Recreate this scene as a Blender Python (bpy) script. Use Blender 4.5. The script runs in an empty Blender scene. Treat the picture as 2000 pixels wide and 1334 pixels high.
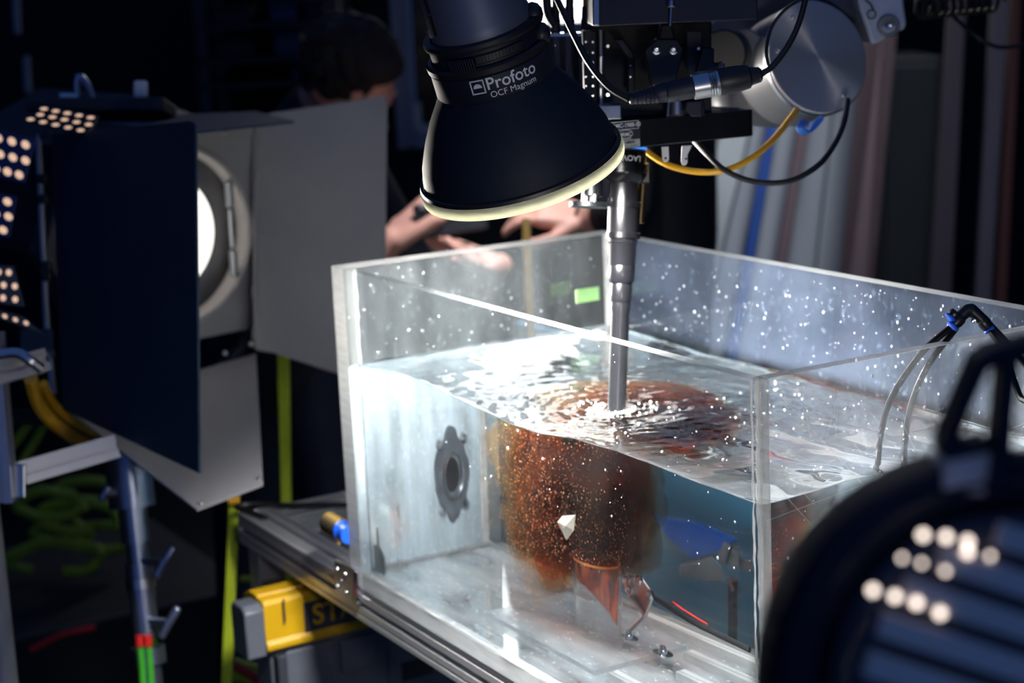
import bpy, math, random
import numpy as np
from mathutils import Vector as V, Matrix, noise
random.seed(7)
SC = bpy.context.scene
COL = SC.collection
PI = math.pi
# ------------------------------------------------------------------ camera
CAM = V((2.02675, -0.92169, 0.74327)); FPX = 3484.69
YAW, PITCH, ROLL = -1.0438, 0.2024, 0.0448
FW = V((math.cos(PITCH)*math.sin(YAW), math.cos(PITCH)*math.cos(YAW), -math.sin(PITCH)))
_r = V((math.cos(YAW), -math.sin(YAW), 0)); _d = FW.cross(_r)
RT = math.cos(ROLL)*_r + math.sin(ROLL)*_d
DN = -math.sin(ROLL)*_r + math.cos(ROLL)*_d
FH = V((FW.x, FW.y, 0)).normalized()
cd = bpy.data.cameras.new('camera'); cam = bpy.data.objects.new('camera', cd); COL.objects.link(cam)
cam.matrix_world = Matrix(((RT.x, -DN.x, -FW.x, CAM.x), (RT.y, -DN.y, -FW.y, CAM.y), (RT.z, -DN.z, -FW.z, CAM.z), (0, 0, 0, 1)))
cd.sensor_width = 36; cd.lens = FPX/2000*36; cd.clip_start = .05
cd.dof.use_dof = True; cd.dof.focus_distance = 1.68; cd.dof.aperture_fstop = 5.0
SC.camera = cam
# ------------------------------------------------------------------ world, exposure
w = bpy.data.worlds.new('studio_dark'); SC.world = w; w.use_nodes = True
w.node_tree.nodes['Background'].inputs[0].default_value = (.085, .19, .58, 1)
w.node_tree.nodes['Background'].inputs[1].default_value = .34
SC.view_settings.view_transform = 'Standard'; SC.view_settings.look = 'None'
SC.view_settings.exposure = 0; SC.view_settings.gamma = 1; SC.view_settings.use_curve_mapping = False
cy = SC.cycles
cy.max_bounces = 20; cy.transmission_bounces = 16; cy.glossy_bounces = 8; cy.diffuse_bounces = 4; cy.transparent_max_bounces = 32
cy.use_denoising = True; cy.sample_clamp_indirect = 30; cy.volume_bounces = 0
E_MAGNUM, E_FRESNEL, E_SPOT, E_WINDOW = 26, 10, .7, 5

# ------------------------------------------------------------------ pixel helpers (photo 2000 x 1334)
def ray(x, y): return FW + RT*((x-1000)/FPX) + DN*((y-667)/FPX)
def P(x, y, d): return CAM + ray(x, y)*d
def PL(x, y, ax, val):
    v = ray(x, y); return CAM + v*((val-CAM[ax])/v[ax])
LX, LY, HT, HS = .8518, .4085, .396, .0225
TA, TF, TE, TB = .034, .014, .015, .018        # wall thicknesses of the tank
WZ = .275
def W(x, y, ax, val, face='front'):
    """point on a plane under water that the photo shows at (x, y), through the front face or the surface"""
    if face == 'front': q, n = PL(x, y, 1, 0), V((0, -1, 0))
    else: q, n = PL(x, y, 2, WZ), V((0, 0, 1))
    v = ray(x, y).normalized(); e = 1/1.333; ci = -v.dot(n)
    t = v*e + n*(e*ci - math.sqrt(1-e*e*(1-ci*ci)))
    return q + t*((val-q[ax])/t[ax])
def planar(pts):
    """pts: three (x, y, depth) that fix a plane, then (x, y) on it"""
    a, b, c = (P(*p) for p in pts[:3]); n = (b-a).cross(c-a)
    out = [a, b, c]
    for x, y in pts[3:]:
        v = ray(x, y); out.append(CAM + v*((a-CAM).dot(n)/v.dot(n)))
    return out

# ------------------------------------------------------------------ materials
def nt(name):
    m = bpy.data.materials.new(name); m.use_nodes = True; t = m.node_tree; t.nodes.clear()
    out = t.nodes.new('ShaderNodeOutputMaterial')
    return m, t, out
def nd(t, kind, **kw):
    n = t.nodes.new(kind)
    for k, v in kw.items():
        if k.startswith('i_'):
            key = k[2:]; n.inputs[int(key) if key.isdigit() else key].default_value = v
        else: setattr(n, k, v)
    return n
def objnoise(t, scale, detail=4, stretch=None):
    tc = nd(t, 'ShaderNodeTexCoord'); src = tc.outputs['Object']
    if stretch:
        mp = nd(t, 'ShaderNodeMapping'); mp.inputs['Scale'].default_value = stretch
        t.links.new(src, mp.inputs[0]); src = mp.outputs[0]
    n = nd(t, 'ShaderNodeTexNoise'); n.inputs['Scale'].default_value = scale; n.inputs['Detail'].default_value = detail
    t.links.new(src, n.inputs['Vector']); return n
def c4(c): return (c[0], c[1], c[2], 1)
def mat(name, col, rough=.5, metal=0., var=.12, scale=30, bump=0., spec=.5, stretch=None, coat=0., trans=0.):
    m, t, out = nt(name); b = nd(t, 'ShaderNodeBsdfPrincipled'); t.links.new(b.outputs[0], out.inputs[0])
    n = objnoise(t, scale, 4, stretch)
    r = nd(t, 'ShaderNodeMapRange'); r.inputs[3].default_value = 1-var*1.6; r.inputs[4].default_value = 1+var*1.6
    t.links.new(n.outputs[0], r.inputs[0])
    mx = nd(t, 'ShaderNodeMix', data_type='RGBA', blend_type='MULTIPLY'); mx.inputs[0].default_value = 1
    mx.inputs[6].default_value = c4(col); t.links.new(r.outputs[0], mx.inputs[7]); t.links.new(mx.outputs[2], b.inputs['Base Color'])
    b.inputs['Roughness'].default_value = rough; b.inputs['Metallic'].default_value = metal
    b.inputs['Specular IOR Level'].default_value = spec; b.inputs['Coat Weight'].default_value = coat
    if trans: b.inputs['Transmission Weight'].default_value = trans
    if bump:
        bp = nd(t, 'ShaderNodeBump'); bp.inputs['Strength'].default_value = bump; bp.inputs['Distance'].default_value = .002
        t.links.new(n.outputs[0], bp.inputs['Height']); t.links.new(bp.outputs[0], b.inputs['Normal'])
    return m
def emit(name, col, s):
    m, t, out = nt(name); e = nd(t, 'ShaderNodeEmission'); e.inputs[0].default_value = c4(col); e.inputs[1].default_value = s
    t.links.new(e.outputs[0], out.inputs[0]); return m
def acrylic(name, haze, hcol=(.8, .85, .9), scale=9, streak=None, lo=.35, hi=.75, waterline=None):
    """clear sheet: see-through, Fresnel sheen, and a film of dried spray and scratches that scatters light"""
    m, t, out = nt(name)
    tr = nd(t, 'ShaderNodeBsdfTransparent'); tr.inputs[0].default_value = (.96, .975, .98, 1)
    gl = nd(t, 'ShaderNodeBsdfGlossy'); gl.inputs['Roughness'].default_value = .02
    lw = nd(t, 'ShaderNodeLayerWeight'); lw.inputs[0].default_value = .5
    pw = nd(t, 'ShaderNodeMath', operation='POWER'); pw.inputs[1].default_value = 5; t.links.new(lw.outputs['Facing'], pw.inputs[0])
    ma = nd(t, 'ShaderNodeMath', operation='MULTIPLY_ADD'); ma.inputs[1].default_value = .93; ma.inputs[2].default_value = .035
    t.links.new(pw.outputs[0], ma.inputs[0])
    m1 = nd(t, 'ShaderNodeMixShader'); t.links.new(ma.outputs[0], m1.inputs[0]); t.links.new(tr.outputs[0], m1.inputs[1]); t.links.new(gl.outputs[0], m1.inputs[2])
    df = nd(t, 'ShaderNodeBsdfDiffuse'); df.inputs[0].default_value = c4(hcol)
    tl = nd(t, 'ShaderNodeBsdfTranslucent'); tl.inputs[0].default_value = c4(hcol)
    m2 = nd(t, 'ShaderNodeMixShader'); m2.inputs[0].default_value = .5; t.links.new(df.outputs[0], m2.inputs[1]); t.links.new(tl.outputs[0], m2.inputs[2])
    n = objnoise(t, scale, 6, streak); mr = nd(t, 'ShaderNodeMapRange')
    mr.inputs[1].default_value = lo; mr.inputs[2].default_value = hi; mr.inputs[3].default_value = haze*.25; mr.inputs[4].default_value = haze
    t.links.new(n.outputs[0], mr.inputs[0])
    n2 = objnoise(t, scale*14, 3); gt = nd(t, 'ShaderNodeMapRange'); gt.inputs[1].default_value = .62; gt.inputs[2].default_value = .75; gt.inputs[3].default_value = 0; gt.inputs[4].default_value = haze*1.2
    t.links.new(n2.outputs[0], gt.inputs[0])
    ad = nd(t, 'ShaderNodeMath', operation='ADD'); t.links.new(mr.outputs[0], ad.inputs[0]); t.links.new(gt.outputs[0], ad.inputs[1])
    if waterline is not None:      # haze steps at the waterline, standing in for brightness that refracted light gives
        tc = nd(t, 'ShaderNodeTexCoord'); sx = nd(t, 'ShaderNodeSeparateXYZ'); t.links.new(tc.outputs['Object'], sx.inputs[0])
        wl_ = nd(t, 'ShaderNodeMapRange'); sg = .004 if waterline > 0 else -.004; wl_.inputs[1].default_value = abs(waterline)+sg; wl_.inputs[2].default_value = abs(waterline)-sg; wl_.inputs[3].default_value = .04; wl_.inputs[4].default_value = 1
        t.links.new(sx.outputs['Z'], wl_.inputs[0]); mu = nd(t, 'ShaderNodeMath', operation='MULTIPLY'); t.links.new(ad.outputs[0], mu.inputs[0]); t.links.new(wl_.outputs[0], mu.inputs[1]); ad = mu
    m3 = nd(t, 'ShaderNodeMixShader'); t.links.new(ad.outputs[0], m3.inputs[0]); t.links.new(m1.outputs[0], m3.inputs[1]); t.links.new(m2.outputs[0], m3.inputs[2])
    t.links.new(m3.outputs[0], out.inputs[0]); return m
def frosted(name, col, clear=.15):
    m, t, out = nt(name)
    n = objnoise(t, 25, 5, (1, 1, 6)); mr = nd(t, 'ShaderNodeMapRange'); mr.inputs[3].default_value = .6; mr.inputs[4].default_value = 1.25
    t.links.new(n.outputs[0], mr.inputs[0])
    mx = nd(t, 'ShaderNodeMix', data_type='RGBA', blend_type='MULTIPLY'); mx.inputs[0].default_value = 1; mx.inputs[6].default_value = c4(col); t.links.new(mr.outputs[0], mx.inputs[7])
    df = nd(t, 'ShaderNodeBsdfDiffuse'); tl = nd(t, 'ShaderNodeBsdfTranslucent'); tr = nd(t, 'ShaderNodeBsdfTransparent')
    t.links.new(mx.outputs[2], df.inputs[0]); t.links.new(mx.outputs[2], tl.inputs[0])
    a = nd(t, 'ShaderNodeMixShader'); a.inputs[0].default_value = .5; t.links.new(df.outputs[0], a.inputs[1]); t.links.new(tl.outputs[0], a.inputs[2])
    b = nd(t, 'ShaderNodeMixShader'); b.inputs[0].default_value = clear; t.links.new(a.outputs[0], b.inputs[1]); t.links.new(tr.outputs[0], b.inputs[2])
    t.links.new(b.outputs[0], out.inputs[0]); return m
def glassy(name, col, ior):
    m, t, out = nt(name); g = nd(t, 'ShaderNodeBsdfGlass'); g.inputs['Color'].default_value = c4(col); g.inputs['Roughness'].default_value = 0; g.inputs['IOR'].default_value = ior
    t.links.new(g.outputs[0], out.inputs[0]); return m
def stain(name, col, dens, scale, centre, radii):
    """absorbing liquid whose density follows noise and thins towards its rim"""
    m, t, out = nt(name)
    tc = nd(t, 'ShaderNodeTexCoord')
    mp = nd(t, 'ShaderNodeMapping'); mp.inputs['Scale'].default_value = (1, 1, .45); t.links.new(tc.outputs['Object'], mp.inputs[0])
    n = nd(t, 'ShaderNodeTexNoise'); n.inputs['Scale'].default_value = scale; n.inputs['Detail'].default_value = 5; n.inputs['Distortion'].default_value = .6
    t.links.new(mp.outputs[0], n.inputs['Vector'])
    dv = nd(t, 'ShaderNodeVectorMath', operation='DIVIDE'); dv.inputs[1].default_value = radii
    sb = nd(t, 'ShaderNodeVectorMath', operation='SUBTRACT'); sb.inputs[1].default_value = centre
    t.links.new(tc.outputs['Object'], sb.inputs[0]); t.links.new(sb.outputs[0], dv.inputs[0])
    ln = nd(t, 'ShaderNodeVectorMath', operation='LENGTH'); t.links.new(dv.outputs[0], ln.inputs[0])
    a = nd(t, 'ShaderNodeMath', operation='MULTIPLY_ADD'); a.inputs[1].default_value = 2.4; a.inputs[2].default_value = .1; t.links.new(n.outputs[0], a.inputs[0])
    s = nd(t, 'ShaderNodeMath', operation='SUBTRACT'); t.links.new(a.outputs[0], s.inputs[0]); t.links.new(ln.outputs['Value'], s.inputs[1])
    mr = nd(t, 'ShaderNodeMapRange'); mr.inputs[1].default_value = .25; mr.inputs[2].default_value = .9; mr.inputs[3].default_value = 0; mr.inputs[4].default_value = dens
    t.links.new(s.outputs[0], mr.inputs[0])
    ab = nd(t, 'ShaderNodeVolumeAbsorption'); ab.inputs[0].default_value = c4(col); t.links.new(mr.outputs[0], ab.inputs['Density'])
    t.links.new(ab.outputs[0], out.inputs['Volume']); return m

M = dict(
    black=mat('black_anodised_metal', (.005, .006, .009), .38, .0, .2, 60, .05),
    lensblk=mat('black_lens_barrel', (.004, .004, .005), .24, 0, .1, 60, .02, spec=.32),
    blackp=mat('black_painted_steel', (.005, .009, .024), .55, .0, .15, 40),
    matte=mat('matte_black_paint', (.004, .010, .022), .62, .0, .15, 50, .12, spec=.3),
    rubber=mat('black_rubber', (.012, .012, .014), .45, 0, .1, 80),
    steel=mat('brushed_steel', (.55, .56, .58), .3, 1., .1, 40),
    chrome=mat('bright_screw_steel', (.8, .8, .82), .16, 1., .05, 40),
    alu=mat('anodised_aluminium', (.55, .55, .57), .32, .6, .08, 50, stretch=(1, 40, 40)),
    aluy=mat('anodised_aluminium_crosswise', (.55, .55, .57), .32, .85, .08, 50, stretch=(40, 1, 40)),
    slot=mat('dark_slot', (.02, .02, .024), .6, .3, .1, 40),
    robot=mat('grey_robot_paint', (.14, .145, .165), .4, .15, .07, 15),
    cast=mat('pale_cast_arm', (.42, .46, .52), .45, .1, .08, 15),
    disc=mat('turned_aluminium_cover', (.36, .37, .42), .5, .5, .05, 60),
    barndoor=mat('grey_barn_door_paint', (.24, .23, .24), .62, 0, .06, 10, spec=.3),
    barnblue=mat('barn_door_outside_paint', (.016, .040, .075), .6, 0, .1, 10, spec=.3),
    flash=mat('flash_tube_grey', (.14, .16, .22), .5, .5, .05, 20, stretch=(1, 1, 1)),
    white=mat('white_print', (.75, .77, .8), .5, 0, .05, 40),
    grey_print=mat('grey_label', (.45, .47, .46), .5, 0, .05, 40),
    yellow=mat('yellow_plastic', (.52, .30, .006), .4, 0, .14, 25, .05),
    lampring=mat('pale_lamp_ring', (.34, .32, .31), .5, .2, .1, 30),
    lampgrey=mat('blue_grey_lamp_paint', (.78, .66, .56), .5, 0, .1, 20),
    boxgrey=mat('charcoal_plastic', (.085, .095, .12), .5, 0, .12, 30, .1),
    darkplastic=mat('dark_plastic', (.03, .033, .045), .45, 0, .1, 30),
    skin=mat('skin', (.74, .38, .29), .5, 0, .12, 40, .05),
    hair=mat('dark_brown_hair', (.018, .011, .008), .85, 0, .4, 90, .6, stretch=(1, 1, .2)),
    cloth=mat('dark_navy_cloth', (.008, .010, .014), .85, 0, .2, 40, .2),
    cloth2=mat('dark_grey_cloth', (.012, .012, .016), .85, 0, .2, 40, .2),
    brass=mat('brass', (.80, .50, .16), .25, 1., .1, 30),
    tieblue=mat('light_blue_ribbon', (.08, .26, .85), .4, 0, .1, 30),
    bluegrey=mat('blue_grey_board', (.08, .26, .40), .7, 0, .12, 4),
    tubeblk=mat('glossy_black_tube', (.004, .004, .006), .3, 0, .1, 60, spec=.3),
    deepblue=mat('deep_blue_sheet', (.002, .22, .95), .6, 0, .2, 12),
    blue=mat('blue_plastic', (.01, .09, .62), .35, 0, .08, 30),
    cableyel=mat('yellow_cable', (.90, .47, .02), .3, 0, .1, 30),
    lime=mat('lime_webbing', (.42, .52, .01), .6, 0, .1, 60),
    limec=mat('lime_cable', (.16, .26, .01), .6, 0, .2, 20),
    green=mat('green_cable', (.05, .38, .02), .5, 0, .1, 30),
    red=mat('red_plastic', (.6, .015, .01), .4, 0, .1, 30),
    tape=mat('pale_green_tape', (.42, .80, .30), .6, 0, .08, 60),
    tabgrey=mat('grey_clear_tab', (.36, .38, .38), .4, 0, .1, 30),
    gasket=mat('grey_rubber_gasket', (.10, .115, .14), .6, 0, .2, 30, .1),
    amber=mat('amber_glass_rim', (.95, .45, .10), .3, 0, .15, 60),
    shard=mat('milky_chip', (.85, .78, .66), .35, 0, .1, 60, trans=.3),
    board=mat('pale_grey_board', (.40, .43, .44), .7, 0, .1, 5, stretch=(6, 6, .3)),
    board2=mat('mid_grey_board', (.26, .28, .32), .7, 0, .1, 5, stretch=(6, 6, .3)),
    brown=mat('red_brown_wood', (.22, .07, .04), .6, 0, .2, 8, .1, stretch=(6, 6, .5)),
    darkplum=mat('dark_plum_board', (.03, .022, .035), .7, 0, .15, 8),
    darkgrey=mat('dark_violet_board', (.055, .05, .075), .7, 0, .15, 8),
    darkred=mat('dark_red_batten', (.05, .014, .014), .7, 0, .15, 8),
    dust=mat('dusty_plum_board', (.13, .085, .10), .7, 0, .15, 8),
    navy=mat('navy_cabinet_paint', (.007, .011, .016), .6, 0, .1, 8),
    dimblue=mat('dim_blue_plastic', (.008, .028, .085), .5, 0, .1, 12),
    ventblue=mat('blue_vent_panel', (.004, .022, .13), .45, 0, .1, 12),
    bluepole=mat('blue_painted_pole', (.02, .07, .30), .5, 0, .1, 8),
    wall=mat('dark_wall_paint', (.005, .006, .009), .85, 0, .2, 2, .1),
    floor=mat('dark_studio_floor', (.005, .0055, .007), .6, 0, .3, 3, .1),
    framew=mat('grey_window_frame', (.30, .31, .35), .5, 0, .08, 10),
    bead=mat('cream_window_bead', (.75, .70, .58), .5, 0, .05, 20),
    darkpane=mat('dark_window_pane', (.006, .008, .014), .15, 0, .1, 6),
    smoke=mat('smoked_tube', (.03, .03, .045), .12, 0, .1, 40, coat=.6),
    drops=mat('water_drop', (.9, .94, 1.), .08, 0, .02, 40, trans=.35, spec=.9),
    grounds=mat('suspended_grounds', (.85, .50, .22), .4, 0, .35, 300, spec=.8),
    bubble=mat('foam_bubble', (.95, .93, .88), .15, 0, .05, 40, trans=.3, spec=.9),
    phone=mat('phone_back', (.02, .022, .028), .3, 0, .05, 40),
    silver=mat('stand_steel', (.30, .34, .44), .3, .9, .1, 20),
    whiteplate=mat('white_painted_tab', (.78, .76, .76), .45, 0, .05, 40),
)
M['acr_front'] = acrylic('clear_acrylic_sheet', .010, scale=14)
M['acr_back'] = acrylic('hazy_acrylic_sheet', .13, (.42, .54, .80), scale=7, waterline=-(.275+HS))  # haze kept above the waterline so the view through the water stays dark
M['acr_end'] = acrylic('scratched_acrylic_sheet', .065, (.75, .82, .92), scale=10, streak=(1, 5, 1))
M['acr_side'] = acrylic('clouded_acrylic_sheet', 1.0, (.76, .90, 1.0), scale=8, streak=(1, 2.2, .7), lo=.3, hi=.62, waterline=.27+HS)  # strong haze below the waterline partly stands in for refracted lamp light
M['acr_base'] = acrylic('scuffed_acrylic_base', .62, (.90, .95, 1.0), scale=7, streak=(1, 1.5, 1), lo=.36, hi=.66)
M['acr_strip'] = acrylic('frosted_acrylic_strip', .95, (.95, .97, .97), scale=30, streak=(.3, 4, 1), lo=.2, hi=.5)
M['frost'] = frosted('sawn_acrylic_edge', (.68, .70, .69), .22)
M['frostd'] = frosted('glued_acrylic_joint', (.70, .71, .72), .35)
M['strip_w'] = frosted('white_frosted_strip', (.95, .95, .93), .05)
M['frostdim'] = frosted('darkened_acrylic_edge', (.34, .36, .36), .55)  # darker copy of the sawn edge, offsetting the strong light on the front rim
M['ring'] = frosted('pale_rubber_ring', (.93, .92, .74), .0)
M['water'] = glassy('water', (.965, .985, .99), 1.333)
M['glass'] = acrylic('glass_beaker_wall', .11, (.95, .95, .95), scale=30, streak=(1, 1, .15))
M['daylight'] = emit('daylight', (1, .97, .93), E_WINDOW)
M['leak'] = emit('lamp_glow_in_vent', (1., .66, .48), .8)
M['leak2'] = emit('white_lamp_glow_in_vent', (1., .84, .74), 3.2)
M['bulb'] = emit('lamp_core', (1., .93, .84), 2.0)
M['blueglow'] = emit('emissive_blue_ring', (.05, .25, 1.), 1.2)  # emission gives the lens ring its blue

# ------------------------------------------------------------------ mesh builder
def ortho(a):
    a = V(a).normalized(); h = V((0, 0, 1)) if abs(a.z) < .9 else V((1, 0, 0))
    u = a.cross(h).normalized(); return a, u, a.cross(u).normalized()
WLOC = {}
class G:
    def __init__(s): s.v, s.f, s.mi = [], [], []
    def _add(s, vs, fs, mi=0):
        b = len(s.v); s.v += [V(x) for x in vs]
        for f in fs: s.f.append(tuple(b+i for i in f)); s.mi.append(mi)
        return s
    def box(s, lo, hi, mi=0):
        x0, y0, z0 = lo; x1, y1, z1 = hi
        return s._add([(x0,y0,z0),(x1,y0,z0),(x1,y1,z0),(x0,y1,z0),(x0,y0,z1),(x1,y0,z1),(x1,y1,z1),(x0,y1,z1)],
                      [(0,3,2,1),(4,5,6,7),(0,1,5,4),(1,2,6,5),(2,3,7,6),(3,0,4,7)], mi)
    def obox(s, c, u, v, n, du, dv, dn, mi=0):
        c = V(c); u, v, n = V(u), V(v), V(n)
        vs = [c+u*(a*du)+v*(b*dv)+n*(e*dn) for e in (-.5,.5) for a, b in ((-.5,-.5),(.5,-.5),(.5,.5),(-.5,.5))]
        return s._add(vs, [(0,3,2,1),(4,5,6,7),(0,1,5,4),(1,2,6,5),(2,3,7,6),(3,0,4,7)], mi)
    def prism(s, pts, ext, mi=0):
        """polygon pts extruded by vector ext"""
        n = len(pts); vs = [V(p) for p in pts]+[V(p)+V(ext) for p in pts]
        fs = [tuple(range(n)), tuple(range(2*n-1, n-1, -1))]+[(i, i+n, (i+1) % n+n, (i+1) % n) for i in range(n)]
        return s._add(vs, fs, mi)
    def lathe(s, o, axis, prof, seg=32, mi=0, caps=True):
        """prof: (distance along axis, radius)"""
        a, u, v = ortho(axis); o = V(o); vs, fs = [], []
        for t, r in prof:
            for k in range(seg):
                q = 2*PI*k/seg; vs.append(o+a*t+(u*math.cos(q)+v*math.sin(q))*r)
        for i in range(len(prof)-1):
            for k in range(seg):
                k2 = (k+1) % seg; fs.append((i*seg+k, i*seg+k2, (i+1)*seg+k2, (i+1)*seg+k))
        if caps:
            fs.append(tuple(reversed(range(seg)))); b = (len(prof)-1)*seg; fs.append(tuple(b+k for k in range(seg)))
        return s._add(vs, fs, mi)
    def cyl(s, p0, p1, r0, r1=None, seg=16, mi=0):
        p0, p1 = V(p0), V(p1); d = p1-p0
        return s.lathe(p0, d, [(0, r0), (d.length, r0 if r1 is None else r1)], seg, mi)
    def tube(s, pts, r, seg=10, smooth=8, mi=0):
        pts = [V(p) for p in pts]
        if smooth and len(pts) > 2: pts = catmull(pts, smooth)
        vs, fs = [], []; u = None
        for i, p in enumerate(pts):
            d = (pts[min(i+1, len(pts)-1)]-pts[max(i-1, 0)]).normalized()
            if u is None: u = ortho(d)[1]
            u = (u-d*u.dot(d)).normalized(); v = d.cross(u)
            rr = r(i/(len(pts)-1)) if callable(r) else r
            vs += [p+(u*math.cos(2*PI*k/seg)+v*math.sin(2*PI*k/seg))*rr for k in range(seg)]
        for i in range(len(pts)-1):
            for k in range(seg):
                k2 = (k+1) % seg; fs.append((i*seg+k, i*seg+k2, (i+1)*seg+k2, (i+1)*seg+k))
        fs.append(tuple(reversed(range(seg)))); b = (len(pts)-1)*seg; fs.append(tuple(b+k for k in range(seg)))
        return s._add(vs, fs, mi)
    def ball(s, c, r, seg=12, mi=0, axes=None):
        rx, ry, rz = (r, r, r) if not hasattr(r, '__len__') else r
        ax = axes or (V((1,0,0)), V((0,1,0)), V((0,0,1))); c = V(c); rings = max(4, seg//2); vs, fs = [], []
        for i in range(rings+1):
            th = PI*i/rings
            for k in range(seg):
                q = 2*PI*k/seg; vs.append(c+ax[0]*(rx*math.sin(th)*math.cos(q))+ax[1]*(ry*math.sin(th)*math.sin(q))+ax[2]*(rz*math.cos(th)))
        for i in range(rings):
            for k in range(seg):
                k2 = (k+1) % seg; fs.append((i*seg+k, (i+1)*seg+k, (i+1)*seg+k2, i*seg+k2))
        return s._add(vs, fs, mi)
    def capsule(s, p0, r0, p1, r1, seg=12):
        p0, p1 = V(p0), V(p1); L = (p1-p0).length
        if L < 1e-6: return s.ball(p0, r0, seg)
        prof = [(-r0*math.cos(q), max(r0*math.sin(q), 1e-5)) for q in (0.02, .4, .8, 1.2)]+[(0, r0), (L, r1)]+[(L+r1*math.cos(q), max(r1*math.sin(q), 1e-5)) for q in (1.2, .8, .4, .02)]
        return s.lathe(p0, p1-p0, prof, seg)
    def limb(s, joints, seg=12):
        for (p0, r0), (p1, r1) in zip(joints, joints[1:]): s.capsule(p0, r0, p1, r1, seg)
        return s
    def mesh(s, me, M4, mi=0):
        return s._add([M4 @ v.co for v in me.vertices], [tuple(p.vertices) for p in me.polygons], mi)
    def build(s, name, m, parent=None, bevel=0, smooth=35, remesh=0, origin=None, subs=0):
        if parent is not None: o0 = WLOC[parent.name]
        elif origin is not None: o0 = V(origin)
        else:
            a = np.array([tuple(v) for v in s.v]); o0 = V(((a[:,0].min()+a[:,0].max())/2, (a[:,1].min()+a[:,1].max())/2, a[:,2].min()))
        me = bpy.data.meshes.new(name); me.from_pydata([tuple(v-o0) for v in s.v], [], s.f); me.validate(); me.update()
        for mm in (m if isinstance(m, (list, tuple)) else [m]): me.materials.append(mm)
        if len(me.polygons) == len(s.mi) and any(s.mi): me.polygons.foreach_set('material_index', s.mi)
        if smooth:
            me.polygons.foreach_set('use_smooth', [True]*len(me.polygons)); me.set_sharp_from_angle(angle=math.radians(smooth))
        o = bpy.data.objects.new(name, me); COL.objects.link(o)
        if parent is not None: o.parent = parent
        else: o.location = o0
        WLOC[o.name] = o0
        if bevel:
            b = o.modifiers.new('bevel', 'BEVEL'); b.width = bevel; b.segments = 2; b.limit_method = 'ANGLE'; b.angle_limit = math.radians(40); b.harden_normals = False
        if remesh:
            b = o.modifiers.new('remesh', 'REMESH'); b.mode = 'VOXEL'; b.voxel_size = remesh; b.use_smooth_shade = True
            c = o.modifiers.new('smooth', 'SMOOTH'); c.factor = .6; c.iterations = 5
        if subs:
            b = o.modifiers.new('subsurf', 'SUBSURF'); b.levels = subs; b.render_levels = subs
        return o
def catmull(p, n):
    q = [p[0]*2-p[1]]+p+[p[-1]*2-p[-2]]; out = []
    for i in range(1, len(q)-2):
        a, b, c, d = q[i-1:i+3]
        for k in range(n):
            t = k/n; out.append(((b*2)+(c-a)*t+(a*2-b*5+c*4-d)*t*t+(b*3-a-c*3+d)*t**3)*.5)
    return out+[p[-1]]
def tag(o, label=None, cat=None, group=None, kind=None):
    if label: o['label'] = label
    if cat: o['category'] = cat
    if group: o['group'] = group
    if kind: o['kind'] = kind
    return o
def thing(name, loc, label, cat, group=None):
    o = bpy.data.objects.new(name, None); o.empty_display_size = .05; COL.objects.link(o); o.location = loc; WLOC[o.name] = V(loc)
    return tag(o, label, cat, group)
def copy_tree(o, off, parent=None):
    c = o.copy(); COL.objects.link(c); WLOC[c.name] = WLOC[o.name]+off
    if parent is not None: c.parent = parent
    else: c.location = o.location+off
    for ch in list(o.children): copy_tree(ch, off, c)
    return c
_tc = {}
def text_mesh(body, bold=0.):
    if (body, bold) in _tc: return _tc[(body, bold)]
    cu = bpy.data.curves.new('t', 'FONT'); cu.body = body; cu.size = 1; cu.align_x = 'CENTER'; cu.align_y = 'CENTER'; cu.offset = bold; cu.extrude = .01; cu.resolution_u = 4
    o = bpy.data.objects.new('t', cu); COL.objects.link(o); dg = bpy.context.evaluated_depsgraph_get(); dg.update()
    me = bpy.data.meshes.new_from_object(o.evaluated_get(dg)); bpy.data.objects.remove(o); bpy.data.curves.remove(cu)
    _tc[(body, bold)] = me; return me
def frame4(c, u, v, n, s=1.):
    return Matrix(((u.x*s, v.x*s, n.x*s, c.x), (u.y*s, v.y*s, n.y*s, c.y), (u.z*s, v.z*s, n.z*s, c.z), (0, 0, 0, 1)))
def arealight(name, loc, direction, r, power, col, spread=PI):
    ld = bpy.data.lights.new(name, 'AREA'); ld.shape = 'DISK'; ld.size = 2*r; ld.energy = power; ld.color = col; ld.spread = spread
    o = bpy.data.objects.new(name, ld); COL.objects.link(o); o.location = loc
    o.rotation_euler = V(direction).to_track_quat('-Z', 'Y').to_euler(); return o
def slab(pts, d, thick, g=None, mi=0, ext=None):
    """polygon seen at photo points, its front at depth d, thick metres deep"""
    g = g or G(); return g.prism([P(p[0], p[1], p[2] if len(p) > 2 else d) for p in pts], (ext or FH)*thick, mi)
def screw(g, c, n, r, h=None, mi=0):
    h = h or r*.6; g.lathe(V(c), n, [(0, r), (h*.5, r*.95), (h, r*.6), (h, r*.35), (h*.4, r*.33)], 14, mi); return g
FLOOR = -1.0

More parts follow.
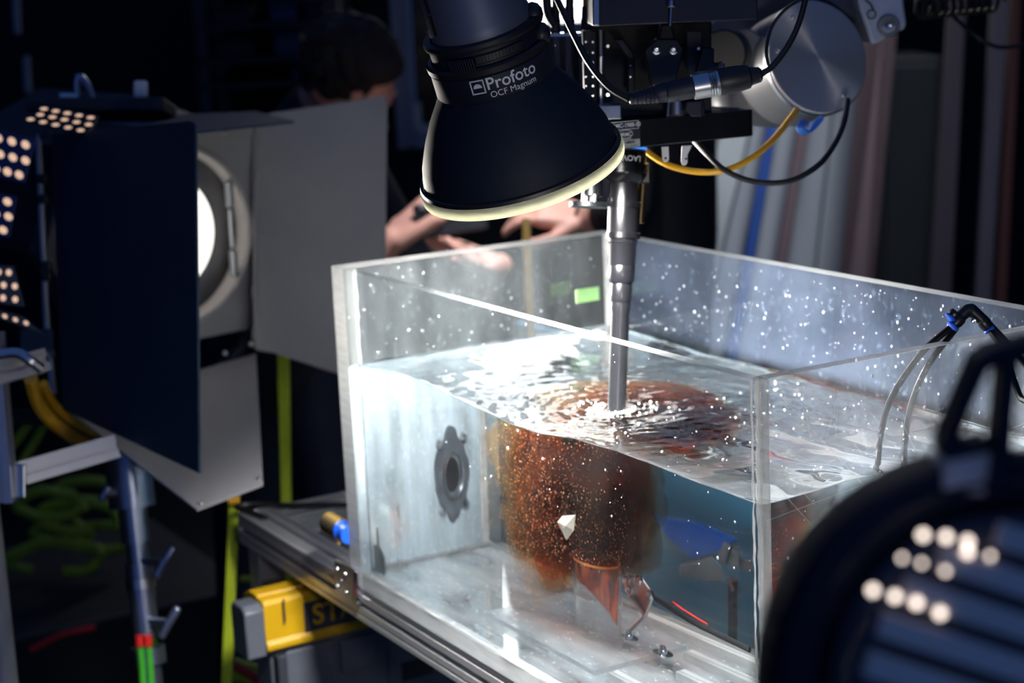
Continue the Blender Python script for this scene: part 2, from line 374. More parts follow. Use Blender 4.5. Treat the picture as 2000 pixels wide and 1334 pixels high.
# ================================================================== the setting
SD = _r.copy()
def RM(s, d, z): return V((CAM.x, CAM.y, 0)) + FH*d + SD*s + V((0, 0, z))
def WP(x, y, d):
    """(sideways, height) of the photo point x, y on the upright plane d metres ahead"""
    v = ray(x, y); q = CAM + v*(d/v.dot(FH)); r = q-CAM; return r.dot(SD), q.z
def rbox(g, s0, s1, d0, d1, z0, z1, mi=0):
    return g.obox(RM((s0+s1)/2, (d0+d1)/2, (z0+z1)/2), SD, FH, V((0, 0, 1)), s1-s0, d1-d0, z1-z0, mi)
g = G(); rbox(g, -3.6, 3.6, -1.5, 7.2, FLOOR-.1, FLOOR); tag(g.build('floor', M['floor'], smooth=0), kind='structure')
DW = 6.4
wl, wz = WP(905, 62, DW); wr, _ = WP(1166, 62, DW); wt = 3.0
dl, dz = WP(778, 290, DW); dr, dzt = wl-.06, 2.2
g = G()
rbox(g, -3.6, dl, DW, DW+.2, FLOOR, 3.6); rbox(g, wr, 3.6, DW, DW+.2, FLOOR, 3.6)
rbox(g, wl, wr, DW, DW+.2, FLOOR, wz); rbox(g, wl, wr, DW, DW+.2, wt, 3.6)
rbox(g, dl, dr, DW, DW+.2, FLOOR, dz); rbox(g, dl, dr, DW, DW+.2, dzt, 3.6); rbox(g, dr, wl, DW, DW+.2, FLOOR, 3.6)
tag(g.build('wall_back', M['wall'], smooth=0), kind='structure')
g = G(); rbox(g, -3.8, -3.6, -1.5, DW+.2, FLOOR, 3.6); tag(g.build('wall_left', M['wall'], smooth=0), kind='structure')
g = G(); rbox(g, 3.6, 3.8, -1.5, DW+.2, FLOOR, 3.6); tag(g.build('wall_right', M['wall'], smooth=0), kind='structure')
# bright window
w1 = tag(thing('window_1', RM((wl+wr)/2, DW+.1, wz), None, None), kind='structure')
g = G(); rbox(g, wl, wr, DW+.15, DW+.17, wz, wt); g.build('pane', M['daylight'], w1, smooth=0)
g = G(); rbox(g, wl, wr, DW-.03, DW+.16, wz-.03, wz+.02); g.build('window_sill', M['framew'], w1, smooth=0)
g = G(); rbox(g, wl, wl+.03, DW+.1, DW+.15, wz, wt); rbox(g, wr-.03, wr, DW+.1, DW+.15, wz, wt); rbox(g, wl, wr, DW+.1, DW+.15, wt-.03, wt); g.build('window_frame', M['framew'], w1, smooth=0)
for zz in (.55*wz+.45*wt, .15*wz+.85*wt):
    g = G(); rbox(g, wl+.03, wr-.03, DW+.1, DW+.145, zz-.015, zz+.015); g.build('glazing_bar', M['framew'], w1, smooth=0)
# dark window with a grey frame beside it
w2 = tag(thing('window_2', RM((dl+dr)/2, DW+.1, dz), None, None), kind='structure')
f0 = WP(812, 290, DW)[0]-dl
g = G(); rbox(g, dl+f0, dr, DW+.14, DW+.16, dz+f0, dzt); g.build('pane', M['darkpane'], w2, smooth=0)
g = G(); rbox(g, dl, dl+f0*.55, DW-.04, DW+.1, dz, dzt); rbox(g, dl+f0*.55, dl+f0, DW, DW+.1, dz, dzt); rbox(g, dl+f0, dr, DW-.04, DW+.1, dz, dz+f0*.5); rbox(g, dl+f0, dr, DW, DW+.1, dz+f0*.5, dz+f0*.8)
rbox(g, dr-f0*.6, dr, DW-.02, DW+.1, dz, dzt); rbox(g, dl, dr, DW-.02, DW+.1, dzt-f0, dzt); g.build('window_frame', M['framew'], w2, bevel=.004, smooth=0)
b0, b1 = WP(810, 258, DW), WP(828, 202, DW)
g = G(); rbox(g, b0[0], b0[0]+.025, DW+.02, DW+.12, dz+f0*.8, b1[1]); rbox(g, b0[0], dr-f0*.6, DW+.02, DW+.12, dz+f0*.8, dz+f0*.8+.025); g.build('window_bead', M['bead'], w2, bevel=.008, smooth=0)

# ================================================================== the tank
tank = thing('water_tank', (LX/2, LY/2, -HS), 'large clear acrylic tank with sawn rims standing on black aluminium rails', 'tank')
fr = [M['acr_front'], M['frost'], M['frostd']]
def sheet(lo, hi, clear_axis, m, name='panel', label=None, edge='frost', dry=None):
    """a sheet whose two large faces are clear and whose four narrow faces are sawn"""
    g = G(); g.box(lo, hi); order = [2, 2, 1, 0, 1, 0]      # the axis each face of box() looks along
    g.mi = [0 if a == clear_axis else 1 for a in order]
    if dry is not None: g.mi[dry] = 2
    o = g.build(name, [m, M[edge], M['acr_front']], tank, smooth=0, bevel=.0007)
    if label: o['label'] = label
    return o
sheet((0, 0, 0), (TA, LY, HT), 0, M['acr_side'], label='thick clouded end panel carrying the round port', dry=5)
sheet((TA, 0, 0), (LX, TF, HT), 1, M['acr_front'], label='long clear panel spotted with droplets', edge='frostdim')
sheet((LX-TE, TF, 0), (LX, LY, HT), 0, M['acr_end'], label='scratched clear end panel with two tubes hung over it')
sheet((TA, LY-TB, 0), (LX-TE, LY, HT), 1, M['acr_back'], label='hazy long panel behind the probe lens')
sheet((0, 0, -HS), (LX, LY, 0), 2, M['acr_base'], 'base_panel', dry=0)
def bead_line(p0, p1, r, seed):
    rnd = random.Random(seed); p0, p1 = V(p0), V(p1); n = 46
    pts = [p0.lerp(p1, i/n)+V((rnd.uniform(-1, 1), rnd.uniform(-1, 1), 0))*r*.35 for i in range(n+1)]
    rr = [r*rnd.uniform(.55, 1.25) for _ in range(n+1)]
    return G().tube(pts, lambda q: rr[int(q*n)], 6, 0).build('glue_bead', M['frostd'], tank)
bead_line((TA+.002, TF+.001, .001), (TA+.002, TF+.001, HT-.002), .0022, 1)
bead_line((LX-TE-.002, TF+.001, .001), (LX-TE-.002, TF+.001, HT-.002), .0026, 2)
bead_line((LX-TE, TF*.5, .001), (LX-TE, TF*.5, HT-.002), .0012, 3)
bead_line((TA+.002, LY-TB-.001, .001), (TA+.002, LY-TB-.001, HT-.002), .003, 4)
bead_line((TA, .0015, .001), (LX, .0015, .001), .0016, 5)
bead_line((TA+.003, .02, .003), (TA+.003, LY-TB, .003), .004, 6)
bead_line((TA, LY-TB-.002, .003), (LX-TE, LY-TB-.002, .003), .004, 7)
g = G(); g.box((TA+.0004, LY-TB-.020, .002), (TA+.0030, LY-TB-.0008, .258)); g.build('corner_strip', M['strip_w'], tank, smooth=0, bevel=.0006)['label'] = 'bright frosted strip in the wet far corner'
# port on the thick panel, wet side
xw = TA+.0005
pc = W(875, 930, 0, xw+.004)
g = G(); ol = []
for k in range(64):
    q = 2*PI*k/64; r = 1+.10*noise.noise(V((math.cos(q)*1.7, math.sin(q)*1.7, 3)))+.06*noise.noise(V((math.cos(q)*5, math.sin(q)*5, 1)))
    if abs(math.cos(q)) > .93: r *= 1+.24*(abs(math.cos(q))-.93)/.07*(1 if math.cos(q) > 0 else .9)
    ol.append(V((xw, pc.y+.050*r*math.sin(q), pc.z+.054*r*math.cos(q))))
ring_in = [V((xw, pc.y+.027*math.sin(2*PI*k/64), pc.z+.027*math.cos(2*PI*k/64))) for k in range(64)]
vs = ol+ring_in; off = V((.003, 0, 0)); n = 64
g._add(vs+[p+off for p in vs], [f for k in range(n) for f in (
    (k, (k+1) % n, n+(k+1) % n, n+k), (2*n+k, 3*n+k, 3*n+(k+1) % n, 2*n+(k+1) % n), (k, 2*n+k, 2*n+(k+1) % n, (k+1) % n), (n+k, n+(k+1) % n, 3*n+(k+1) % n, 3*n+k))])
port = g.build('port_gasket', M['gasket'], tank, smooth=30)
g = G(); g.lathe((xw+.003, pc.y, pc.z), (1, 0, 0), [(0, .026), (0, .031), (.004, .031), (.005, .0295), (.005, .0275), (.003, .026), (0, .026)], 40, caps=False); g.build('port_ring', M['steel'], port)
g = G(); g.lathe((xw-.01, pc.y, pc.z), (1, 0, 0), [(0, .024), (.011, .024), (.0115, .02)], 32); g.build('port_plug', M['slot'], port)
for dy, dz_ in ((-.036, .043), (.036, .046), (-.036, -.046), (.037, -.044)):
    g = G(); g.lathe((xw+.001, pc.y+dy, pc.z+dz_), (1, 0, 0), [(0, .009), (.002, .009), (.002, .006), (.008, .006), (.009, .004)], 6); g.build('bolt', M['steel'], tank)
# rounded tab in the corner
g = G(); pts = [V((TA+x, .021, z)) for x, z in ((.004, .002), (.032, .002), (.036, .008), (.035, .026), (.028, .034), (.020, .038), (.020, .062), (.014, .062), (.014, .038), (.004, .036))]
g.prism(pts, (0, .005, 0)); g.build('corner_tab', M['tabgrey'], tank, bevel=.001)

# water surface
kx = [.03, .054, .12, .187, .30, .423, .48, .537, .60, .665, .75, .84]; kz = [.271, .272, .278, .280, .273, .2655, .269, .2765, .279, .280, .278, .277]
def sm(t): t = max(0, min(1, t)); return t*t*(3-2*t)
LENS0 = PL(1205, 785, 2, WZ)
def wave(x, y):
    f = float(np.interp(x, kx, kz)); b = .2665+.0025*math.sin(x*13+1); t = sm((y-.01)/(LY-.03))
    h = f*(1-t)+b*t
    h += .008*sm((x-.72)/.13)*sm((y-.02)/.12)*(1-.5*sm((y-.2)/.2))
    q = 1-.55*sm((x-.45)/.2); h += .0016*noise.noise(V((x*14, y*20, 0)))+.0009*q*noise.noise(V((x*34, y*46, 5)))
    r = math.hypot(x-LENS0.x, y-LENS0.y)
    h += .00075*math.exp(-r/.10)*math.sin(r*2*PI/.021)+.0011*math.exp(-(r/.16)**2)*noise.noise(V((x*75, y*95, 9)))
    e = min(x-TA, LX-TE-x, y-TF, LY-TB-y)
    return h+.0026*math.exp(-max(e, 0)/.0028)
E0 = .0012
def spaced(a, b, n):
    t = np.linspace(0, 1, n); t = .5-.5*np.cos(PI*t) if False else t
    core = list(a+(b-a)*t); edge = [a+.0012*i for i in range(1, 6)]+[b-.0012*i for i in range(1, 6)]
    return sorted(set(core+edge))
xs = spaced(TA-E0, LX-TE+E0, 240); ys = spaced(TF-E0, LY-TB+E0, 120)
nx, ny = len(xs), len(ys); g = G()
vs = [V((x, y, wave(x, y))) for y in ys for x in xs]
fs = [(j*nx+i, j*nx+i+1, (j+1)*nx+i+1, (j+1)*nx+i) for j in range(ny-1) for i in range(nx-1)]
loop = [i for i in range(nx)]+[j*nx+nx-1 for j in range(1, ny)]+[(ny-1)*nx+i for i in range(nx-2, -1, -1)]+[j*nx for j in range(ny-2, 0, -1)]
b0_ = len(vs); vs += [V((vs[i].x, vs[i].y, -.0012)) for i in loop]; nl = len(loop)
fs += [(loop[k], b0_+k, b0_+(k+1) % nl, loop[(k+1) % nl]) for k in range(nl)]+[tuple(b0_+k for k in range(nl-1, -1, -1))]
g._add(vs, fs)
water = tag(g.build('water', M['water'], smooth=40), 'clear rippled water filling the acrylic tank about two thirds', 'water')

# droplets dried and clinging to the panels
rnd = random.Random(3)
def drops(name, n, plane, label):
    g = G()
    for _ in range(n):
        c, ax = plane(rnd); r = .0005+.0012*rnd.random()**3
        g.ball(c, (r*.9, r*.6, r*1.25) if ax == 1 else (r*.6, r*.9, r*1.25), 6)
    tag(g.build(name, M['drops'], smooth=80), label, 'droplets', kind='stuff')
drops('water_droplets', 230, lambda q: (V((q.uniform(.05, .82), LY-TB-.0003, q.uniform(.285, .392))), 1), 'tiny water drops clinging above the waterline inside the hazy back panel')
drops('water_droplets', 170, lambda q: (V((LX+.0003, q.uniform(.03, .40), .12+.27*q.random()**.7)), 0), 'tiny water drops on the outside of the scratched end panel')
drops('water_droplets', 110, lambda q: (V((.04+.8*q.random(), -.0003, q.uniform(.20, .392))), 1), 'tiny water drops on the outside of the long front panel')
drops('water_droplets', 80, lambda q: (V((TA+.0003, q.uniform(.02, .39), q.uniform(.285, .392))), 0), 'tiny water drops inside the thick port panel above the water')
# scratches on the end panel
g = G()
for _ in range(46):
    y, z = rnd.uniform(.03, .38), rnd.uniform(.1, .38); L = rnd.uniform(.01, .05); a = rnd.choice((-1.1, -.9, .4, 1.4, -1.))+rnd.uniform(-.2, .2)
    p = V((LX+.0002, y, z)); q = p+V((0, math.cos(a), math.sin(a)))*L; g.tube([p, q], .00005, 4, 0)
for (ya, za), (yb, zb) in (((.03, .375), (.16, .24)), ((.02, .30), (.20, .10)), ((.01, .27), (.32, .305)), ((.06, .33), (.05, .385))):
    g.tube([V((LX+.0002, ya, za)), V((LX+.0002, yb, zb))], .00010, 4, 0)
g.build('scratch', M['frost'], tank)['kind'] = 'stuff'
# green tape in the far corner
pt = PL(1140, 577, 0, TA)
g = G(); g.box((TA-.0005, pt.y-.012, pt.z-.009), (TA+.001, pt.y+.024, pt.z+.009)); tag(g.build('tape_strip', M['tape'], smooth=0), 'short strip of pale green tape stuck inside the far tank corner', 'tape')

# ---- in the water
CC, CR = V((.380, .20, .165)), V((.148, .10, .125))
def zmin(x): return .018+.088*sm((x-.325)/.05)
g = G(); rr_ = random.Random(5); seg, rings = 40, 24
for i in range(rings+1):
    th = PI*i/rings
    for k in range(seg):
        q = 2*PI*k/seg; d = V((math.sin(th)*math.cos(q), math.sin(th)*math.sin(q), math.cos(th)))
        p = V((CC.x+d.x*CR.x, CC.y+d.y*CR.y, max(zmin(CC.x+d.x*CR.x)-.003, min(.262, CC.z+d.z*CR.z*1.25)))); p.y = min(LY-TB-.006, max(TF+.006, p.y)); g.v.append(p)
for i in range(rings):
    for k in range(seg):
        k2 = (k+1) % seg; g.f.append((i*seg+k, (i+1)*seg+k, (i+1)*seg+k2, i*seg+k2)); g.mi.append(0)
M['coffee'] = stain('coffee_in_water', (.82, .42, .10), 78, 13, (0, 0, 0), tuple(CR*1.0))
coffee = tag(g.build('coffee_cloud', M['coffee'], origin=CC), 'dark brown coffee cloud spreading under the probe lens', 'liquid', kind='stuff')
def wisp_mat(name, seed, amax, sc_):
    m, t, out = nt(name)
    n = objnoise(t, sc_, 6, (1, 1, .4)); n.inputs['Distortion'].default_value = .8
    mr = nd(t, 'ShaderNodeMapRange'); mr.inputs[1].default_value = .36; mr.inputs[2].default_value = .66; mr.inputs[3].default_value = amax*.12; mr.inputs[4].default_value = amax
    t.links.new(n.outputs[0], mr.inputs[0])
    tc = nd(t, 'ShaderNodeTexCoord'); sx = nd(t, 'ShaderNodeSeparateXYZ'); t.links.new(tc.outputs['Object'], sx.inputs[0])
    n2 = objnoise(t, 22+seed, 4); ma = nd(t, 'ShaderNodeMath', operation='MULTIPLY_ADD'); ma.inputs[1].default_value = .16; t.links.new(n2.outputs[0], ma.inputs[0]); t.links.new(sx.outputs['X'], ma.inputs[2])
    rp = nd(t, 'ShaderNodeValToRGB'); r0 = nd(t, 'ShaderNodeMapRange'); r0.inputs[1].default_value = -.08; r0.inputs[2].default_value = .22
    t.links.new(ma.outputs[0], r0.inputs[0]); t.links.new(r0.outputs[0], rp.inputs[0])
    e = rp.color_ramp.elements; e[0].position = 0; e[0].color = (.70, .48, .22, 1); e[1].position = 1; e[1].color = (.02, .008, .006, 1)  # golden-to-dark tone follows density and puts light through thin coffee into colour
    for p_, c_ in ((.28, (.60, .32, .09)), (.5, (.34, .12, .03)), (.66, (.07, .022, .012))):
        q_ = e.new(p_); q_.color = c4(c_)
    df = nd(t, 'ShaderNodeBsdfDiffuse'); tl = nd(t, 'ShaderNodeBsdfTranslucent'); tr = nd(t, 'ShaderNodeBsdfTransparent'); tr.inputs[0].default_value = (1, .96, .9, 1)
    t.links.new(rp.outputs[0], df.inputs[0]); t.links.new(rp.outputs[0], tl.inputs[0])
    a = nd(t, 'ShaderNodeMixShader'); t.links.new(df.outputs[0], a.inputs[1]); t.links.new(tl.outputs[0], a.inputs[2])
    lw = nd(t, 'ShaderNodeLayerWeight'); lw.inputs[0].default_value = .5; iv = nd(t, 'ShaderNodeMapRange'); iv.inputs[1].default_value = .95; iv.inputs[2].default_value = .35; t.links.new(lw.outputs['Facing'], iv.inputs[0])
    al = nd(t, 'ShaderNodeMath', operation='MULTIPLY'); t.links.new(mr.outputs[0], al.inputs[0]); t.links.new(iv.outputs[0], al.inputs[1])
    zf_ = nd(t, 'ShaderNodeMapRange'); zf_.inputs[1].default_value = -.145; zf_.inputs[2].default_value = -.055; zf_.inputs[3].default_value = .05; t.links.new(sx.outputs['Z'], zf_.inputs[0]); a2 = nd(t, 'ShaderNodeMath', operation='MULTIPLY'); t.links.new(al.outputs[0], a2.inputs[0]); t.links.new(zf_.outputs[0], a2.inputs[1]); al = a2
    b = nd(t, 'ShaderNodeMixShader'); t.links.new(al.outputs[0], b.inputs[0]); t.links.new(tr.outputs[0], b.inputs[1]); t.links.new(a.outputs[0], b.inputs[2])
    t.links.new(b.outputs[0], out.inputs['Surface']); return m
for w_, (k_s, amax) in enumerate(((.93, .45), (.74, .7), (.5, .85))):
    g = G(); seg, rings = 56, 34
    for i in range(rings+1):
        th = PI*i/rings
        for k in range(seg):
            q = 2*PI*k/seg; d = V((math.sin(th)*math.cos(q), math.sin(th)*math.sin(q), math.cos(th)))
            r = k_s*(1+.30*noise.noise(d*2.2+V((w_*7, 3, 1)))+.12*noise.noise(d*6+V((w_*5, 0, 2))))
            zz_ = CC.z+d.z*CR.z*1.2*r+.02*(1-k_s); g.v.append(V((CC.x+d.x*CR.x*r+.01*w_, min(LY-TB-.008, max(TF+.008, CC.y+d.y*CR.y*r)), max(zmin(CC.x+d.x*CR.x*r), min(.258, zz_)))))
    for i in range(rings):
        for k in range(seg):
            k2 = (k+1) % seg; g.f.append((i*seg+k, (i+1)*seg+k, (i+1)*seg+k2, i*seg+k2)); g.mi.append(0)
    g.build('wisp', wisp_mat('coffee_wisp', w_, amax, 16+5*w_), coffee, smooth=180)['kind'] = 'stuff'
g = G(); pr_ = random.Random(11)
for _ in range(6500):
    while True:
        d = V((pr_.uniform(-1, 1), pr_.uniform(-1, 1), pr_.uniform(-1, 1)))
        if d.length < 1: break
    p = CC+V((d.x*CR.x*.92, d.y*CR.y*.95-.02, d.z*.125))
    p.x -= .02*pr_.random(); p.y = p.y-.03*pr_.random()
    if not (TF+.004 < p.y < LY-TB-.004 and zmin(p.x) < p.z < .258): continue
    g.ball(p, .00032+.0007*pr_.random()**3, 4)
tag(g.build('coffee_grounds', M['grounds'], smooth=80), 'golden specks drifting through the coffee cloud', 'grounds', kind='stuff')
# foam bubbles round the lens
g = G()
for _ in range(150):
    a = pr_.uniform(0, 2*PI); r = .010+abs(pr_.gauss(0, .018)); x, y = LENS0.x+r*math.cos(a)-.004, LENS0.y+r*math.sin(a)-.006
    if TF+.003 < y: g.ball((x, y, wave(x, y)+.0006), .0006+.0013*pr_.random()**2, 6)
for _ in range(110):
    x, y = pr_.uniform(.40, .80), pr_.uniform(.05, .37); g.ball((x, y, wave(x, y)+.0002), .0004+.0009*pr_.random()**2, 6)
tag(g.build('foam_bubbles', M['bubble'], smooth=80), 'small white bubbles floating round the lens barrel', 'bubbles', kind='stuff')
# beaker (glass cylinder) with red ink
bc = V((.412, .216, .0012)); br, bh = .037, .094
beaker = thing('glass_cylinder', bc, 'clear upright glass cylinder standing on the tank floor with red ink in its top', 'beaker')
g = G(); g.lathe(bc, (0, 0, 1), [(0, br), (bh, br), (bh+.001, br-.001), (bh, br-.002), (.001, br-.002), (0, br)], 48, caps=False); g.build('wall', M['glass'], beaker)
g = G(); g.lathe(bc+V((0, 0, bh-.0005)), (0, 0, 1), [(0, br-.0022), (-.0006, br), (.001, br+.0004), (.002, br-.001), (.001, br-.0022), (0, br-.0022)], 48, caps=False); g.build('rim', M['amber'], beaker)['label'] = 'rim glowing amber'
g = G(); g.lathe(bc, (0, 0, 1), [(0, br-.002), (.0, br+.001), (.0012, br+.001), (.0012, br-.002)], 48, caps=False); g.build('foot', M['frostd'], beaker)
g = G(); sg = 40; ir = br-.0035; sl = V((RT.x, RT.y, 0)).normalized()
for lv in range(9):
    for k in range(sg):
        q = 2*PI*k/sg; d = V((math.cos(q), math.sin(q), 0)); f = d.dot(sl); nz = noise.noise(d*2.5+V((0, 0, lv*.3)))
        low = .090-(.016+.050*(.5+.5*f)+.010*nz); zz_ = .090+(low-.090)*lv/8
        rr2 = ir*(1-.10*(lv/8)**3+.03*nz); g.v.append(bc+d*rr2+V((0, 0, zz_)))
for lv in range(8):
    for k in range(sg): k2 = (k+1) % sg; g.f.append((lv*sg+k, (lv+1)*sg+k, (lv+1)*sg+k2, lv*sg+k2)); g.mi.append(0)
g.f += [tuple(reversed(range(sg))), tuple(8*sg+k for k in range(sg))]; g.mi += [0, 0]
ink, t, out = nt('red_ink')
n_ = objnoise(t, 60, 4, (1, 1, .4)); rp_ = nd(t, 'ShaderNodeValToRGB'); t.links.new(n_.outputs[0], rp_.inputs[0])
rp_.color_ramp.elements[0].position = .44; rp_.color_ramp.elements[0].color = (.30, .008, .001, 1); rp_.color_ramp.elements[1].position = .64; rp_.color_ramp.elements[1].color = (1., .20, .004, 1)
a_ = nd(t, 'ShaderNodeBsdfDiffuse'); b_ = nd(t, 'ShaderNodeBsdfTranslucent'); c_ = nd(t, 'ShaderNodeBsdfTransparent'); c_.inputs[0].default_value = (.95, .35, .12, 1)
t.links.new(rp_.outputs[0], a_.inputs[0]); t.links.new(rp_.outputs[0], b_.inputs[0])
m1_ = nd(t, 'ShaderNodeMixShader'); t.links.new(a_.outputs[0], m1_.inputs[1]); t.links.new(b_.outputs[0], m1_.inputs[2])
m2_ = nd(t, 'ShaderNodeMixShader'); t.links.new(m1_.outputs[0], m2_.inputs[1]); t.links.new(c_.outputs[0], m2_.inputs[2]); al_ = nd(t, 'ShaderNodeMapRange'); al_.inputs[1].default_value = .3; al_.inputs[2].default_value = .7; al_.inputs[3].default_value = .88; al_.inputs[4].default_value = .45; t.links.new(n_.outputs[0], al_.inputs[0]); t.links.new(al_.outputs[0], m2_.inputs[0])
t.links.new(m2_.outputs[0], out.inputs['Surface'])
tag(g.build('ink', ink), 'red ink hanging in the upper half of the glass cylinder', 'liquid', kind='stuff')
# loose chip
sp = W(1097, 1032, 1, .10)
q = [W(x, y, 1, yy) for x, y, yy in ((1078, 1022, .10), (1088, 1010, .104), (1113, 1008, .10), (1110, 1038, .10), (1096, 1057, .103), (1094, 1030, .094))]
g = G(); t_ = V((0, .0012, 0)); g._add(q+[p+t_ for p in q], [(0, 5, 1), (1, 5, 2), (2, 5, 3), (3, 5, 4), (4, 5, 0), (6, 7, 11), (7, 8, 11), (8, 9, 11), (9, 10, 11), (10, 6, 11)]+[(i, (i+1) % 5, 6+(i+1) % 5, 6+i) for i in range(5)])
tag(g.build('plastic_chip', M['shard'], smooth=20), 'milky white plastic chip drifting in front of the coffee cloud', 'chip')
# clear floor plates and strips
def plate(lo, hi, label, name='acrylic_plate', cat='plate'):
    g = G(); g.box(lo, hi); g.mi = [0, 0, 1, 1, 1, 1]
    return tag(g.build(name, [M['acr_strip' if cat == 'strip' else 'acr_base'], M['frostd']], smooth=0, bevel=.0008), label, cat)
plate((.27, .09, .0008), (.50, .32, .007), 'square clear acrylic plate lying under the glass cylinder')
plate((.40, .345, .0008), (.83, .362, .012), 'narrow clear acrylic strip beside the back panel', 'acrylic_strip', 'strip')
plate((.52, .285, .0008), (.83, .305, .010), 'clear acrylic strip second from the back panel', 'acrylic_strip', 'strip')
plate((.56, .21, .0008), (.83, .232, .010), 'clear acrylic strip in the middle of the tank floor', 'acrylic_strip', 'strip')
plate((.52, .10, .0008), (.83, .124, .010), 'clear acrylic strip nearest the long front panel', 'acrylic_strip', 'strip')
# washers and screws on the floor
def washer(x, y, z, label):
    t = thing('bolt_and_washer', (x, y, z), label, 'screw', 'bolts on the tank floor')
    g = G(); g.lathe((x, y, z), (0, 0, 1), [(0, .006), (0, .015), (.0012, .015), (.0014, .006), (0, .006)], 28, caps=False); g.build('washer', M['chrome'], t)
    g = G(); screw(g, (x, y, z+.0012), (0, 0, 1), .0065, .008); g.build('bolt', M['chrome'], t)
p1, p2 = W(1285, 1280, 2, .01), W(1218, 1248, 2, .008)
washer(p1.x, p1.y, .010, 'steel bolt on a wide washer at the end of a clear strip')
washer(p2.x, p2.y, .007, 'steel bolt on a washer close beside the glass cylinder')
washer(.60, .17, .001, 'steel bolt on a washer between two clear strips on the tank floor')
# clamp fixture behind the beaker
def wf(x, y, yy=.27): return W(x, y, 1, yy)
cl = thing('steel_clamp', wf(1245, 1232), 'small steel clamp of plates and rods beside the glass cylinder', 'clamp')
g = G(); g.prism([wf(*p) for p in ((1212, 1122), (1240, 1128), (1262, 1160), (1262, 1178), (1250, 1206), (1232, 1180), (1213, 1148))], (0, .004, 0)); g.build('plate', M['steel'], cl, bevel=.0006)
for a, b, r in (((1204, 1112), (1220, 1142), .003), ((1206, 1142), (1250, 1206), .003), ((1250, 1208), (1264, 1168), .0025), ((1250, 1206), (1216, 1238), .0028)):
    g = G(); g.cyl(wf(*a, .266), wf(*b, .266), r); g.build('rod', M['steel'], cl)
for c in ((1216, 1136), (1240, 1134), (1262, 1164), (1222, 1154)):
    g = G(); g.lathe(wf(*c, .268), (0, -1, 0), [(0, .0065), (.005, .0065), (.006, .004), (.006, .003), (.002, .0028)], 6 if c[0] > 1230 else 20); g.build('nut', M['chrome'], cl)
g = G(); g.tube([wf(1266, 1168), wf(1300, 1190), wf(1345, 1218), wf(1400, 1245), wf(1455, 1272)], .0035, 8)
tag(g.build('hose', M['rubber']), 'thin black hose running from the steel clamp along the tank floor', 'hose')
g = G(); g.tube([wf(1304, 1178, .262), wf(1325, 1193, .262), wf(1350, 1209, .262), wf(1372, 1222, .262)], .0012, 6)
tag(g.build('wire', M['red']), 'thin red wire lying along the black hose under water', 'wire')

# ================================================================== rails under the tank
UP = V((0, 0, 1))
def rail(x0, x1, y0, y1, z0, z1, label, along='x', name='aluminium_rail', slots_side=1, nslot=1, group='aluminium rails under the tank'):
    g = G(); m = M['alu'] if along == 'x' else M['aluy']
    t = .0028; d = .009; sw = .008
    if along == 'x': L0, L1, w0, w1 = x0, x1, y0, y1
    else: L0, L1, w0, w1 = y0, y1, x0, x1
    # profile in (w, z): a square with a slot in the middle of each face (nslot over the width)
    pf = []; ws = [w0+(w1-w0)*(i+.5)/nslot for i in range(nslot)]; zm = (z0+z1)/2
    pf.append((w0, z0))
    for c in ws: pf += [(c-sw/2, z0), (c-sw/2, z0+d), (c+sw/2, z0+d), (c+sw/2, z0)]
    pf.append((w1, z0)); pf += [(w1, zm-sw/2), (w1-d, zm-sw/2), (w1-d, zm+sw/2), (w1, zm+sw/2)]; pf.append((w1, z1))
    for c in reversed(ws):
        gr = (w1-w0)/nslot
        pf += [(c+gr*.36, z1), (c+gr*.34, z1-.0012), (c+gr*.30, z1-.0012), (c+gr*.28, z1), (c+sw/2, z1), (c+sw/2, z1-d), (c-sw/2, z1-d), (c-sw/2, z1), (c-gr*.28, z1), (c-gr*.30, z1-.0012), (c-gr*.34, z1-.0012), (c-gr*.36, z1)]
    pf.append((w0, z1))
    zz = [zm+(z1-z0)*k for k in (.36, .34, .30, .28)]
    pf += [(w0, zz[0]), (w0+.0012, zz[1]), (w0+.0012, zz[2]), (w0, zz[3]), (w0, zm+sw/2), (w0+d, zm+sw/2), (w0+d, zm-sw/2), (w0, zm-sw/2)]
    zz = [zm-(z1-z0)*k for k in (.28, .30, .34, .36)]
    pf += [(w0, zz[0]), (w0+.0012, zz[1]), (w0+.0012, zz[2]), (w0, zz[3])]
    if along == 'x': g.prism([V((L0, a, b)) for a, b in pf], (L1-L0, 0, 0))
    else: g.prism([V((a, L0, b)) for a, b in pf], (0, L1-L0, 0))
    return tag(g.build(name, m, smooth=20), label, 'rail', group)
Z1 = -HS-.0002
rail(-.395, LX+.25, .001, .055, Z1-.046, Z1, 'long aluminium rail under the front edge of the tank, sticking out past the brass fitting', nslot=1)
rail(-.395, LX+.25, .17, .225, Z1-.046, Z1, 'aluminium rail under the middle of the tank floor')
rail(-.395, LX+.25, .355, .41, Z1-.046, Z1, 'aluminium rail under the back edge of the tank')
rail(-.392, -.315, .0555, .1695, Z1-.046, Z1, 'short ribbed aluminium cross rail between the ends of two long rails', 'y', nslot=2)
rail(LX+.26, LX+.32, -.05, .47, Z1-.046, Z1, 'aluminium cross rail past the near end of the tank', 'y', nslot=2)
g = G(); g.box((-.30, .06, Z1-.03), (LX+.2, .165, Z1-.024)); tag(g.build('support_board', M['darkplastic'], smooth=0), 'dark flat board lying between the aluminium rails below the tank', 'board')
for k, (x, y) in enumerate(((-.36, .028), (-.36, .38), (LX+.29, .028), (LX+.29, .38))):
    g = G(); g.box((x-.02, y-.02, FLOOR), (x+.02, y+.02, Z1-.0465)); tag(g.build('rail_post', M['alu'], smooth=0, bevel=.002), ('aluminium post under the outer end of the front rail' if k == 0 else 'aluminium post under the outer end of the back rail' if k == 1 else 'aluminium post under the near cross rail' if k == 2 else 'aluminium post under the far end of the near cross rail'), 'post')
